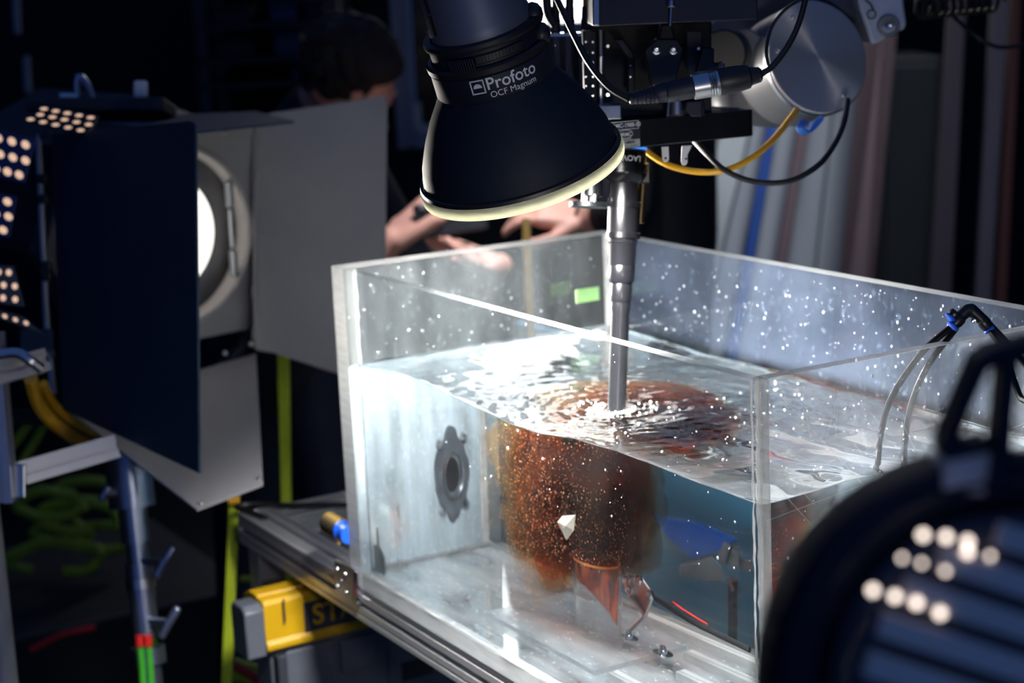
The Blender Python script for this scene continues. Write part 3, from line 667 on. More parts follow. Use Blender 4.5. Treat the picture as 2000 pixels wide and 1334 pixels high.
# end cap strap loop on the rail end
e0 = V((-.397, .01, Z1+.004))
g = G(); g.tube([V((-.33, .02, Z1+.004)), V((-.37, .012, Z1+.005)), V((-.402, .004, Z1+.006)), V((-.408, .018, Z1+.006)), V((-.395, .04, Z1+.006)), V((-.36, .075, Z1+.005)), V((-.33, .12, Z1+.005)), V((-.31, .15, Z1+.004))], .0042, 8)
tag(g.build('cable_loop', M['rubber']), 'black cable looped over the end of the long aluminium rail', 'cable')
g = G(); g.box((-.3985, .003, Z1-.044), (-.3955, .053, Z1-.002)); tag(g.build('rail_end_cap', M['whiteplate'], smooth=0, bevel=.001), 'thin end plate closing the long aluminium rail', 'cap')
# bracket plate with screws
bp = thing('bracket_plate', (-.035, -.004, Z1-.04), 'drilled steel bracket plate screwed to the rail at the tank corner', 'bracket')
a_, b_ = PL(652, 1092, 1, -.006), PL(690, 1112, 1, -.006); c_, d_ = PL(690, 1178, 1, -.006), PL(655, 1160, 1, -.006)
g = G(); g.prism([a_, b_, c_, d_], (0, .0065, 0)); g.build('plate', M['steel'], bp, bevel=.001, smooth=0)
g = G(); e_ = V((.0045, 0, 0)); g.prism([b_, b_+V((.010, 0, -.002)), c_+V((.010, 0, 0)), c_], (0, .008, 0)); g.build('flange', M['chrome'], bp, bevel=.001, smooth=0)
for x, y in ((659, 1111), (675, 1121), (668, 1133), (659, 1145), (676, 1157)):
    g = G(); screw(g, PL(x, y, 1, -.006), (0, -1, 0), .0026, .0022); g.build('screw', M['chrome'], bp)
# brass hose fitting
fb = PL(668, 1040, 0, -.001); fb.y = max(fb.y, .016)
ft = thing('hose_fitting', fb, 'brass threaded hose fitting with a blue collar on the tank end panel', 'fitting')
ax = V((-1, 0, .02)).normalized(); o_ = V((-.022, .002, .043))
g = G(); pf = [(.0, .008)]
for i in range(7): pf += [(.006+i*.0052, .0130), (.0086+i*.0052, .0152)]
pf += [(.043, .0130), (.0435, .008), (.034, .007)]
g.lathe(o_, ax, pf, 24); g.build('thread', M['brass'], ft)
g = G(); g.lathe(o_, ax, [(-.0215, .0125), (-.006, .0125), (-.004, .014), (.001, .014), (.003, .0125)], 24); g.build('collar', M['blue'], ft)
g = G(); g.lathe(o_+V((-.02, 0, -.013)), V((.2, .1, -1)), [(0, .004), (.008, .0035), (.012, .0015)], 10); g.build('drip_nozzle', M['brass'], ft)

# ================================================================== toolbox
zt = P(515, 1185, 2.46).z
h0 = PL(515, 1185, 2, zt); h1 = PL(700, 1141, 2, zt); TU = (h1-h0).normalized(); TN = V((TU.y, -TU.x, 0))
if TN.dot(CAM-h0) < 0: TN = -TN
BX = h0
def tb(u, n, z): return BX+TU*u+TN*n+V((0, 0, z))
tbx = thing('toolbox', tb(.15, -.08, -.36), 'yellow and charcoal toolbox lettered STANLEY under the aluminium rail', 'toolbox')
TW = .42
g = G(); pf = [(0, -.068), (.004, -.064), (.004, -.056), (.0, -.052), (-.001, 0), (-.005, .006), (-.022, .007), (-.022, .010), (-.05, .010), (-.07, 0), (-.07, -.068)]
g.prism([tb(0, a, b) for a, b in pf], TU*TW); g.build('lid', M['yellow'], tbx, bevel=.0015, smooth=25)
for k, (u0, u1) in enumerate(((-.030, -.0005), (TW+.0005, TW+.030))):
    g = G(); g.prism([tb(u0, a, b) for a, b in ((.003, -.072), (.003, -.004), (-.008, .004), (-.040, .003), (-.048, -.004), (-.048, -.072))], TU*(u1-u0)); o = g.build('end_cap', M['boxgrey'], tbx, bevel=.003, smooth=25)
g = G(); g.prism([tb(.01, a, b) for a, b in ((-.012, -.0685), (-.012, -.36), (-.066, -.36), (-.066, -.0685))], TU*(TW-.02)); g.build('body', M['boxgrey'], tbx, bevel=.004, smooth=0)
for u0, u1, z0, z1 in ((.03, .105, -.18, -.075), (.115, .17, -.13, -.08), (.19, .31, -.20, -.09), (.03, .105, -.30, -.19)):
    g = G(); g.obox(tb((u0+u1)/2, -.009, (z0+z1)/2), TU, TN, UP, u1-u0, .010, z1-z0); g.build('rib_panel', M['boxgrey'], tbx, bevel=.003, smooth=0)
g = G(); g.obox(tb(.235, -.0035, -.15), TU, TN, UP, .05, .004, .028); g.build('latch_recess', M['slot'], tbx, bevel=.001, smooth=0)
g = G(); g.obox(tb(.02, -.004, -.10), TU, TN, UP, .014, .02, .05); g.build('hinge', M['darkplastic'], tbx, bevel=.002, smooth=0)
lab = tb(.155, .0012, -.030)
g = G(); g.obox(lab, TU, TN, UP, .192, .001, .044); pl_ = g.build('badge', M['darkplastic'], tbx, bevel=.0008, smooth=0)
if V((0, 0, 1)).cross(TN).dot(TU) < 0: tu = -TU
else: tu = TU
g = G(); g.mesh(text_mesh('STANLEY', .016), frame4(lab+TN*.0008, tu, UP, TN, .041)); g.build('lettering', M['yellow'], pl_, smooth=0)
for u in (.028, .03):
    g = G(); g.obox(tb(u, .0005, -.016+.004*(u > .029)), TU, TN, UP, .0018, .0015, .034); g.build('groove', M['slot'], tbx, smooth=0)
sb = tb(TW/2, -.04, -.36)
csh = thing('cart_shelf', sb+V((0, 0, -.02)), 'dark shelf on thin legs carrying the yellow toolbox', 'shelf')
g = G(); g.obox(sb+V((0, 0, -.0105)), TU, TN, UP, .47, .15, .02); g.build('shelf_board', M['darkplastic'], csh, smooth=0, bevel=.002)
for su, sn in ((-.215, -.055), (.215, -.055), (-.215, .055), (.215, .055)):
    c = sb+TU*su+TN*sn; g = G(); g.box((c.x-.012, c.y-.012, FLOOR), (c.x+.012, c.y+.012, sb.z-.0208)); g.build('leg', M['black'], csh, smooth=0)

# ================================================================== flash head with its reflector
MC = P(1020, 333, 1.75); MA = (RT*.292*.9+DN*.956*.9+FW*.436).normalized(); pxm = 1.75/FPX
mag = thing('flash_head', MC-MA*.05, 'large flash head with black dome reflector and pale glowing rim hanging over the tank', 'studio flash')
def ml(prof, **kw): return [(-t*pxm, r*pxm) for t, r in prof]
g = G(); outer = [(2, 196), (14, 195), (30, 193), (60, 186), (100, 169), (140, 148), (170, 128), (190, 115), (197, 112)]
inner = [(197, 60), (190, 108), (150, 133), (100, 163), (60, 180), (14, 189), (2, 190)]
g.lathe(MC, MA, ml(outer+inner), 96, caps=False); g.build('dome', M['matte'], mag, smooth=50)
g = G(); g.lathe(MC, MA, ml([(-6, 194), (-8, 200), (-6, 204), (8, 205), (16, 203), (18, 197), (16, 191), (-6, 191), (-6, 194)]), 96, caps=False); g.build('rim_ring', M['ring'], mag)
g = G(); g.lathe(MC, MA, ml([(17, 196), (17, 202.5), (24, 201), (26, 196)]), 96, caps=False); g.build('rim_band', M['rubber'], mag)
g = G(); g.lathe(MC, MA, ml([(190, 115), (193, 117), (238, 117), (241, 114), (241, 60)]), 72, caps=False); col_ = g.build('collar', M['blackp'], mag)
g = G(); g.lathe(MC, MA, ml([(241, 110), (243, 120), (254, 121), (258, 116), (258, 110)]), 72, caps=False); g.build('clamp_band', M['rubber'], mag)
g = G(); g.lathe(MC, MA, ml([(257, 103), (258, 107), (288, 107), (288, 103)]), 72, caps=False); g.build('lock_ring', M['blackp'], mag)
g = G(); g.lathe(MC, MA, ml([(287, 100), (288, 113), (293, 115), (300, 113), (301, 100)]), 72, caps=False); g.build('flange_ring', M['rubber'], mag)
a_, u_, v_ = ortho(MA)
def onax(t, r, ang):
    """point of the flash head: t px up the axis, r px out, ang degrees to the picture's right of the side facing the camera"""
    toc = (-FW+MA*FW.dot(MA)).normalized(); side = MA.cross(toc).normalized()
    if side.dot(RT) < 0: side = -side
    q = math.radians(ang); n = toc*math.cos(q)+side*math.sin(q); return MC-MA*(t*pxm)+n*(r*pxm), n, side*math.cos(q)-toc*math.sin(q)
g = G(); g.lathe(MC, MA, ml([(295, 60), (300, 97), (320, 98), (324, 96), (700, 96), (720, 90), (722, 40)]), 72); tubeo = g.build('lamp_tube', M['flash'], mag)
for t0 in (318, 362, 410, 460):
    g = G(); p, n, s = onax(t0+22, 96.5, -62); g.obox(p, s, MA, n, .007, .020, .0012); g.build('cooling_slot', M['slot'], tubeo, bevel=.002, smooth=0)
g = G()
for k in range(11):
    p, n, s = onax(263, 113, -42+k*2.4); g.obox(p, s, MA, n, .0013, .017, .006)
g.build('grip_ridges', M['blackp'], mag, smooth=0, bevel=.0003)['kind'] = 'stuff'
g = G()
for k in range(14):
    p, n, s = onax(272, 110, -12+k*3.2); g.obox(p, s, MA, n, .008, .008, .004)
g.build('lock_lever', M['rubber'], mag, smooth=0, bevel=.001)
for an in (72, 80):
    g = G(); p, n, s = onax(262 if an == 72 else 298, 106 if an == 72 else 100, an); g.ball(p, (.012, .010, .012), 12); g.build('clamp_knob', M['rubber'], mag)
p, n, s = onax(232, 126, 12)
# lettering wrapped round the collar
def wrap(body, size, ang0, t, r, bold, m, parent, name='lettering'):
    me = text_mesh(body, bold); g = G(); vs = []
    for vv in me.vertices:
        ang = ang0+math.degrees(vv.co.x*size/(r*pxm)); p, n, s = onax(t, r+.4, ang); vs.append(p-MA*(vv.co.y*size)+n*(vv.co.z*size*.3))
    g._add(vs, [tuple(q.vertices) for q in me.polygons]); return g.build(name, m, parent, smooth=0)
wrap('Profoto', .0165, 13, 224, 117, .012, M['white'], col_)
wrap('OCF Magnum', .0084, 12.5, 203, 117, .0, M['white'], col_)
g = G(); p, n, s = onax(223, 117.4, -20)
for du, dv, a, b in ((0, .0062, .0135, .0012), (0, -.0062, .0135, .0012), (.0062, 0, .0012, .0125), (-.0062, 0, .0012, .0125)): g.obox(p+s*du-MA*dv, s, MA, n, a, b, .0004)
pts = [p+s*(.0042*math.cos(q))-MA*(.0042*math.sin(q)-.001) for q in np.linspace(0, PI, 14)]; g.prism(pts, n*.0004); g.build('emblem', M['white'], col_, smooth=0)
g = G(); g.lathe(MC-MA*(192*pxm), MA, [(0, .03), (.03, .028), (.045, .018), (.05, .004)], 24); g.build('flash_dome', M['bulb'], mag)
arealight('flash_light', MC+MA*(-.012), MA, .088, E_MAGNUM, (1, .985, .95), math.radians(112))
# its boom goes up out of the picture
top = MC-MA*(724*pxm)
g = G(); g.cyl(top, top-MA*.12+UP*.1, .02); g.cyl(top-MA*.12+UP*.1, top+FH*.3+UP*1.6, .018); tag(g.build('boom_arm', M['steel']), 'steel boom holding the flash head from above', 'boom')

# ================================================================== probe lens
LD = (LENS0-CAM).dot(FW); lt = P(1223, 292, LD); lb = P(1202.5, 850, LD); LAX = (lb-lt).normalized(); LL = (lb-lt).length; lpx = LD/FPX
lens = thing('probe_lens', lb, 'long black probe lens dipping its thin barrel into the water', 'camera lens')
def lz(y): return (y-292)*lpx*LL/((850-292)*lpx)
def lpart(name, prof, m, seg=40, parent=None, caps=True):
    g = G(); g.lathe(lt, LAX, [(lz(y), r*lpx) for y, r in prof], seg, caps=caps); return g.build(name, m, parent or lens)
lpart('tip_barrel', [(590, 16), (592, 20), (604, 20), (612, 18), (846, 18), (850, 15)], M['lensblk'])
lpart('step_barrel', [(552, 20), (558, 21.5), (585, 21.5), (592, 19)], M['lensblk'])
lpart('mid_barrel', [(515, 24), (520, 26), (548, 25.5), (555, 21)], M['lensblk'])
lpart('upper_barrel', [(468, 26), (474, 29), (477, 27), (518, 26.5), (521, 25)], M['lensblk'])
lpart('focus_tube', [(356, 30), (360, 31.5), (452, 31.5), (468, 29), (472, 28)], M['lensblk'])
lpart('cone', [(330, 40), (336, 42), (343, 41.5), (358, 31)], M['lensblk'])
bd = lpart('mount_barrel', [(296, 38), (300, 39), (322, 39), (330, 38)], M['lensblk'])
lpart('lens_mount', [(280, 40), (294, 40), (296, 38)], M['blackp'])
lpart('blue_ring', [(288, 40.3), (292, 40.6), (293.5, 40.3)], M['blueglow'], caps=False)
def gear(name, y0, y1, r, n):
    g = G(); g.lathe(lt, LAX, [(lz(y0), (r-2.5)*lpx), (lz(y1), (r-2.5)*lpx)], 48); a, u, v = ortho(LAX)
    for k in range(n):
        q = 2*PI*k/n; d = u*math.cos(q)+v*math.sin(q); g.obox(lt+LAX*lz((y0+y1)/2)+d*(r-1.6)*lpx, d, LAX.cross(d), LAX, 3.2*lpx, .55*2*PI*r*lpx/n, (y1-y0)*lpx*.98)
    g.build(name, M['lensblk'], lens, smooth=0)
gear('gear_ring', 322, 336, 43, 72); gear('gear_ring', 395, 406, 33.5, 64); gear('gear_ring', 455, 466, 33.5, 64)
a, u, v = ortho(LAX); toc = (-FW+LAX*FW.dot(LAX)).normalized(); sd = LAX.cross(toc)
if sd.dot(RT) < 0: sd = -sd
me = text_mesh('LAOWA', .012); g = G(); sz = 15*lpx
g._add([lt+LAX*(lz(312)+vv.co.y*sz)+((toc*math.cos(-vv.co.x*sz/(39*lpx)+.05)+sd*math.sin(-vv.co.x*sz/(39*lpx)+.05))*(39.5*lpx+.0004*vv.co.z)) for vv in me.vertices], [tuple(q.vertices) for q in me.polygons]); g.build('lettering', M['white'], bd, smooth=0)
# follow-focus motor with its cog, and a pale rod, beside the lens
fm = thing('focus_motor', P(1150, 395, 1.99), 'small black focus motor whose cog meshes with the lens ring', 'motor')
g = G(); g.lathe(P(1158, 345, 1.99), LAX, [(0, 20*lpx), (38*lpx, 20*lpx), (40*lpx, 12*lpx), (52*lpx, 12*lpx)], 24); g.build('body', M['black'], fm)
g = G(); cc = P(1150, 396, 1.99); g.lathe(cc, LAX, [(0, 36*lpx), (9*lpx, 36*lpx)], 48)
for k in range(56):
    q = 2*PI*k/56; d = u*math.cos(q)+v*math.sin(q); g.obox(cc+LAX*4.5*lpx+d*37*lpx, d, LAX.cross(d), LAX, 3*lpx, 2.2*lpx, 9*lpx)
g.build('cog', M['black'], fm, smooth=0)
for dx in (-12, 10):
    g = G(); g.cyl(P(1152+dx, 380, 1.975), P(1151+dx, 397, 1.975), 4*lpx); g.build('cog_pin', M['chrome'], fm)
g = G(); g.cyl(P(1256, 352, 2.0), P(1250, 436, 2.0), .0042); ro = tag(g.build('support_rod', M['brass']), 'pale brass rod hanging beside the lens barrel', 'rod')
g = G(); g.obox(P(1256, 338, 2.0), SD, FH, UP, .015, .02, .022); tag(g.build('rod_clamp', M['black'], smooth=0, bevel=.002), 'black clamp block above the pale brass rod', 'clamp')

# ================================================================== camera rig
rig = thing('camera_rig', P(1340, 240, 1.95), 'black motion-control camera rig with a labelled bracket and XLR lead', 'camera rig')
def rs(name, pts, d, th, m='black', bv=.0015, parent=None, label=None, smooth=25):
    o = slab(pts, d, th).build(name, M[m], parent or rig, bevel=bv, smooth=smooth)
    if label: o['label'] = label
    return o
# lower bracket arm with rounded end
D1 = 1.93
zt_, zb_ = P(1330, 229, D1).z, P(1330, 284, D1).z
arm0, arm1 = PL(1192, 239, 2, zt_), PL(1478, 213, 2, zt_)
AU = (arm1-arm0).normalized(); AN = V((AU.y, -AU.x, 0)); AN = AN if AN.dot(CAM-arm0) > 0 else -AN; AL = (arm1-arm0).length
pts = [arm0, arm0+AU*(AL-.012)]+[arm0+AU*(AL-.012+.012*math.sin(q))-AN*(.012-.012*math.cos(q)) for q in np.linspace(.2, PI/2, 6)]+[arm1-AN*.085, arm1-AN*.095-AU*.012, arm0-AN*.095]
hgt = zt_-zb_
g = G(); g.prism([p for p in pts], V((0, 0, -hgt))); br_ = g.build('bracket_arm', M['black'], rig, bevel=.0012, smooth=30)
g = G(); g.prism([arm0+AU*(AL*.62)-AN*.014, arm0+AU*(AL-.014)-AN*.014, arm0+AU*(AL-.014)-AN*.08, arm0+AU*(AL*.62)-AN*.08], V((0, 0, .0006))); g.build('arm_recess', M['slot'], br_, smooth=0)
# label plate on the arm
au = AU if UP.cross(AN).dot(AU) > 0 else -AU
def onarm(x, y): # photo point on the arm's front
    v = ray(x, y); return CAM+v*((arm0-CAM).dot(AN)/v.dot(AN))
lp = onarm(1222, 263)
g = G(); g.obox(lp+AN*.0006, au, AN, UP, .036, .001, hgt*.96); pl2 = g.build('label_plate', M['darkplastic'], br_, smooth=0)
s_ = 1.93/FPX
def lettr(body, x, y, h, bold, m='white'):
    g = G(); g.mesh(text_mesh(body, bold), frame4(onarm(x, y)+AN*.0013, au, UP, AN, h)); g.build('lettering', M[m], pl2, smooth=0)
lettr('MRMC-1988-00', 1219, 245, .0062, .012)
g = G(); c = onarm(1219, 245)+AN*.0014
for du, dz_, a, b in ((0, .0042, .0345, .0005), (0, -.0042, .0345, .0005), (.0172, 0, .0005, .0085), (-.0172, 0, .0005, .0085)): g.obox(c+au*du+UP*dz_, au, AN, UP, a, .0004, b)
g.build('label_border', M['white'], pl2, smooth=0)
lettr('MRMC', 1220, 263, .0058, .01); lettr('mrmoco.com', 1218, 271, .0034, 0)
g = G(); c = onarm(1220, 262)+AN*.0014
for k in range(30):
    q0, q1 = 2*PI*k/30, 2*PI*(k+1)/30; f = lambda q: c+au*(.0095*math.cos(q))+UP*(.0044*math.sin(q)); g.tube([f(q0), f(q1)], .00025, 4, 0)
g.build('emblem', M['white'], pl2, smooth=0)
g = G(); c = onarm(1232, 280)+AN*.0014; g.obox(c, au, AN, UP, .0215, .0003, .0085); st = g.build('barcode_sticker', M['grey_print'], pl2, smooth=0)
g = G(); xx = -.008; bq = random.Random(2)
while xx < .005:
    wv = bq.choice((.0003, .0006, .0009)); g.obox(c+AN*.0004+au*xx+UP*.0016, au, AN, UP, wv, .0002, .0032); xx += wv+bq.choice((.0004, .0007))
g.build('barcode', M['slot'], st, smooth=0)['kind'] = 'stuff'
g = G(); g.mesh(text_mesh('S/N: 43600977', 0), frame4(c+AN*.0003-UP*.0025, au, UP, AN, .0026)); g.build('lettering', M['slot'], st, smooth=0)
# tall body above the arm
rs('upper_block', [(1160, -60), (1480, -90), (1480, 38), (1160, 52)], 1.86, .14, 'blackp')
rs('side_plate', [(1157, -60), (1172, -60), (1172, 51), (1157, 51)], 1.852, .12, 'steel')
rs('back_plate', [(1152, 50), (1390, 42), (1390, 232), (1152, 238)], 1.985, .05, 'black')
rs('perforated_rail', [(1138, 60), (1166, 60), (1168, 214), (1142, 218)], 1.93, .03, 'black')
for y in (82, 103, 122, 150, 168, 187): 
    for x in (1144, 1158):
        g = G(); screw(g, P(x, y, 1.929), -FH, .0018, .0012); g.build('screw', M['chrome'], rig)
g = G(); g.lathe(P(1173, 60, 1.95), DN, [(0, .0045), (.028, .0045), (.0285, .0052), (.0295, .0045), (.062, .0045), (.0625, .0054), (.064, .0045), (.085, .0045)], 20); g.build('guide_rod', M['steel'], rig)
rs('cap_block', [(1166, 206), (1214, 204), (1214, 233), (1166, 236)], 1.905, .03, 'steel')
rs('gusset', [(1197, 76), (1217, 76), (1238, 104), (1238, 114), (1226, 112), (1204, 84)], 1.94, .012, 'blackp')
rs('slot_plate', [(1226, 106), (1240, 110), (1240, 182), (1226, 182)], 1.945, .02, 'black')
for x, y in ((1187, 90), (1187, 185), (1231, 128), (1231, 150)):
    g = G(); screw(g, P(x, y, 1.938), -FH, .0028 if x < 1200 else .0012, .002); g.build('screw', M['chrome'], rig)
# triangular plate with two screw heads
rs('triangle_plate', [(1282, 76), (1322, 76), (1336, 96), (1318, 168), (1272, 168), (1258, 98)], 1.90, .02, 'black')
rs('neck_block', [(1292, 48), (1312, 48), (1318, 78), (1286, 78)], 1.905, .025, 'black')
for x in (1282, 1315):
    g = G(); g.lathe(P(x, 98, 1.899), -FH, [(0, .0048), (.002, .0046), (.0032, .0032), (.0034, .002), (.0015, .0018)], 18); g.build('screw', M['chrome'], rig)
g = G(); g.cyl(P(1311, 12, 1.85), P(1309, 50, 1.85), .0014); g.lathe(P(1311, 2, 1.85), DN, [(0, .004), (.006, .0045), (.007, .003)], 14); g.build('adjuster_screw', M['steel'], rig)
rs('cheek_plate', [(1340, 60), (1372, 60), (1372, 150), (1352, 150), (1340, 130)], 1.92, .02, 'blackp')
rs('step_block', [(1372, 92), (1395, 94), (1395, 124), (1412, 124), (1412, 142), (1360, 142)], 1.90, .03, 'black')
g = G(); screw(g, P(1408, 128, 1.897), -FH, .0045, .004); g.build('screw', M['chrome'], rig)
g = G(); screw(g, P(1364, 95, 1.91), -FH, .0026, .003); g.build('screw', M['chrome'], rig)
rs('post_block', [(1300, 195), (1375, 192), (1378, 226), (1300, 230)], 1.96, .04, 'black')
rs('chamfer_block', [(1340, 198), (1372, 196), (1372, 228), (1350, 228), (1338, 215)], 1.925, .02, 'blackp')
g = G(); g.cyl(P(1306, 196, 1.925), P(1304, 228, 1.925), .0016); g.build('pin', M['chrome'], rig)
g = G(); g.lathe(P(1322, 200, 1.935), DN, [(0, .008), (.014, .008), (.0145, .006)], 20); g.build('roller', M['steel'], rig)
# cylinders behind the flash head
rs('motor_can_plate', [(1055, 70), (1146, 68), (1146, 260), (1080, 260)], 2.03, .01, 'black')
for x, w_ in ((1070, 11), (1088, 15), (1112, 15), (1134, 9)):
    g = G(); g.cyl(P(x, 72, 2.01), P(x+6, 262, 2.01), w_*2.01/FPX, seg=24); g.build('motor_can', M['smoke'], rig)
g = G(); g.tube([P(1056, 120, 1.98), P(1056, 80, 1.98), P(1062, 76, 1.98), P(1068, 80, 1.98), P(1069, 130, 1.98)], .0012, 6, 4); g.build('wire_handle', M['chrome'], rig)
g = G(); slab([(1050, 66), (1150, 64), (1150, 70), (1050, 72)], 2.0, .04, g); g.build('top_flange', M['chrome'], rig, smooth=0)
for x, yb, m, r in ((1085, 66, 'rubber', 9), (1112, 66, 'red', 10), (1146, 66, 'yellow', 11)):
    g = G(); q = x; prof = []
    for k in range(5): prof += [(k*.0032, r*s_), (k*.0032+.0016, r*s_*1.14)]
    prof += [(.018, r*s_), (.03, r*s_*.95)]
    g.lathe(P(x, 66, 2.0), -DN, prof, 18); g.build('cable_gland', M['blackp'], rig)
    g = G(); g.cyl(P(x, 40, 2.0), P(x+2, -60, 2.0), r*s_*.85); tag(g.build('power_cable', M['rubber' if m != 'yellow' else 'yellow']), {'rubber': 'thick black cable rising from the first gland beside the flash head', 'red': 'thick black cable rising from the middle gland beside the flash head', 'yellow': 'yellow sleeved cable rising beside the black rig block'}[m], 'cable')
g = G(); g.tube([P(1070, -40, 1.99), P(1068, 0, 1.99), P(1072, 30, 1.99), P(1084, 50, 1.99)], .005, 8); tag(g.build('signal_cable', M['rubber']), 'bent black cable in front of the bright window', 'cable')
# XLR connectors
x0, x1 = P(1228, 194, 1.80), P(1488, 145, 1.80); XA = x1-x0; xl = XA.length; q = lambda px: (px-1228)/260*xl; k_ = 1.80/FPX
xlr = thing('audio_connector', (x0+x1)/2, 'mated pair of round cable connectors with a bright silver band', 'connector')
g = G(); pr2 = [(0, 7*k_)]
for k in range(7): pr2 += [(q(1230+k*8), (10+k*1.1)*k_), (q(1234+k*8), (11.5+k*1.1)*k_), (q(1237+k*8), (10.3+k*1.1)*k_)]
pr2 += [(q(1300), 20*k_), (q(1302), 18.5*k_), (q(1305), 20.5*k_), (q(1358), 22*k_)]
g.lathe(x0, XA, pr2, 32); g.build('plug', M['blackp'], xlr)
g = G(); g.lathe(x0, XA, [(q(1352), 22*k_), (q(1354), 25*k_), (q(1384), 25.5*k_), (q(1386), 24*k_), (q(1388), 25.5*k_), (q(1391), 24*k_), (q(1393), 25.5*k_), (q(1396), 24*k_), (q(1398), 25.5*k_), (q(1404), 25*k_)], 32); g.build('shell', M['steel'], xlr)
g = G(); g.lathe(x0, XA, [(q(1403), 25*k_), (q(1408), 27*k_), (q(1440), 26*k_), (q(1462), 23*k_), (q(1466), 18*k_), (q(1484), 15*k_), (q(1488), 10*k_)], 32); g.build('socket', M['rubber'], xlr)
g = G(); g.tube([P(1080, -20, 1.85), P(1098, 20, 1.84), P(1122, 70, 1.83), P(1152, 125, 1.82), P(1190, 170, 1.81), P(1229, 194, 1.80)], .0034, 8)
tag(g.build('connector_cable', M['rubber']), 'black cable falling past the bright window into the connector', 'cable')
g = G(); g.tube([P(1487, 145, 1.80), P(1510, 128, 1.80), P(1540, 88, 1.80), P(1562, 40, 1.80), P(1580, -30, 1.80)], .0032, 8)
tag(g.build('connector_cable', M['rubber']), 'black cable rising from the connector across the round robot cover', 'cable')
g = G(); g.tube([P(1500, 128, 1.87), P(1497, 95, 1.87), P(1508, 52, 1.87), P(1532, 20, 1.87), P(1560, 2, 1.87), P(1600, -12, 1.87)], .0018, 8)
tag(g.build('thin_cable', M['rubber']), 'thin black cable arching round the edge of the round robot cover', 'cable')
# white tabs, looped cables
for pts, lb_ in (([(1292, 287), (1306, 286), (1307, 312), (1303, 317), (1297, 317), (1294, 312)], 'white drilled tab hanging under the bracket arm, nearer the lens'), ([(1332, 285), (1352, 284), (1343, 302), (1343, 318), (1339, 323), (1333, 323), (1330, 316)], 'white notched tab hanging under the bracket arm, farther from the lens')):
    tb_ = tag(slab(pts, 1.95, .003).build('hanging_tab', M['whiteplate'], bevel=.0006, smooth=0), lb_, 'tab')
    g = G(); cx, cy_ = pts[3][0]-3, pts[3][1]-8; g.lathe(P(cx, cy_, 1.9495), -FH, [(0, .0013), (.0004, .0013)], 10); g.build('hole', M['slot'], tb_)
g = G(); g.tube([P(1240, 262, 2.05), P(1264, 296, 2.03), P(1310, 324, 2.01), P(1370, 336, 2.0), P(1425, 330, 2.0), P(1480, 300, 2.02), P(1520, 262, 2.05), P(1556, 215, 2.1)], .0036, 10)
tag(g.build('looped_cable', M['cableyel']), 'yellow cable looping under the rig from lens to robot joint', 'cable')
g = G(); g.tube([P(1350, 268, 2.03), P(1385, 305, 2.0), P(1420, 335, 1.99), P(1475, 355, 1.99), P(1540, 354, 1.99), P(1595, 325, 2.0), P(1628, 285, 2.03), P(1648, 240, 2.06), P(1656, 195, 2.1)], .0033, 10)
tag(g.build('looped_cable', M['rubber']), 'shiny black cable looping lowest under the robot joint', 'cable')
g = G()
for k in range(5): g.tube([P(1566+k*3, 236+k, 2.1), P(1558+k*2, 250, 2.09), P(1568+k*3, 261-k, 2.1), P(1588, 252-k*2, 2.11), P(1606, 232-k, 2.12)], .0022, 6)
tag(g.build('blue_tie', M['tieblue']), 'bright blue ribbon tie under the robot joint', 'tie')

# ================================================================== robot joint
RD = 2.16; rp = RD/FPX; RC = P(1597, 112, RD)
RN = (-FW+RT*.42-DN*.10).normalized()
rob = thing('robot_arm', RC, 'grey robot arm joint with a round turned-metal cover', 'robot arm')
def rl(name, prof, m, o=RC, ax=RN, seg=72, caps=True):
    g = G(); g.lathe(o, ax, [(t*rp, r*rp) for t, r in prof], seg, caps=caps); return g.build(name, M[m], rob)
dm, t, out = nt('lathe_turned_aluminium'); b_ = nd(t, 'ShaderNodeBsdfPrincipled'); t.links.new(b_.outputs[0], out.inputs[0])
b_.inputs['Base Color'].default_value = (.62, .62, .62, 1); b_.inputs['Metallic'].default_value = .75; b_.inputs['Roughness'].default_value = .42; b_.inputs['Anisotropic'].default_value = .9
tg_ = nd(t, 'ShaderNodeTangent', direction_type='RADIAL', axis='Z'); t.links.new(tg_.outputs[0], b_.inputs['Tangent'])
n_ = objnoise(t, 90, 3); mr_ = nd(t, 'ShaderNodeMapRange'); mr_.inputs[3].default_value = .36; mr_.inputs[4].default_value = .5; t.links.new(n_.outputs[0], mr_.inputs[0]); t.links.new(mr_.outputs[0], b_.inputs['Roughness'])
g = G(); g.lathe(RC, (0, 0, 1), [(-12*rp, 110*rp), (-3*rp, 112*rp), (0, 112*rp), (2*rp, 110*rp), (2.2*rp, 60*rp), (2.2*rp, 1*rp)], 72); cov = g.build('joint_cover', dm, rob)
cov.rotation_euler = RN.to_track_quat('Z', 'Y').to_euler()
rl('cover_lip', [(-16, 113), (-14, 115), (-6, 115), (-5, 112), (-16, 112)], 'steel', caps=False)
rl('joint_housing', [(-150, 96), (-120, 112), (-60, 114), (-16, 112)], 'robot')
for x, y in ((1548, 35), (1648, 187), (1519, 100)):
    v = ray(x, y); p = CAM+v*((RC+RN*.0016-CAM).dot(RN)/v.dot(RN)); g = G(); screw(g, p, RN, .0032, .0025); g.build('screw', M['chrome'], rob)
g = G(); g.cyl(P(1640, -60, 2.24), P(1400, 150, 2.42), 105*rp, 95*rp, 40); g.build('forearm', M['robot'], rob)
g = G(); wa = (P(1400, 105, 2.10)-P(1500, 112, 2.25)).normalized(); g.lathe(P(1500, 112, 2.25), wa, [(0, 62*rp), (.04, 60*rp), (.045, 52*rp), (.09, 50*rp)], 40); g.build('wrist', M['robot'], rob)
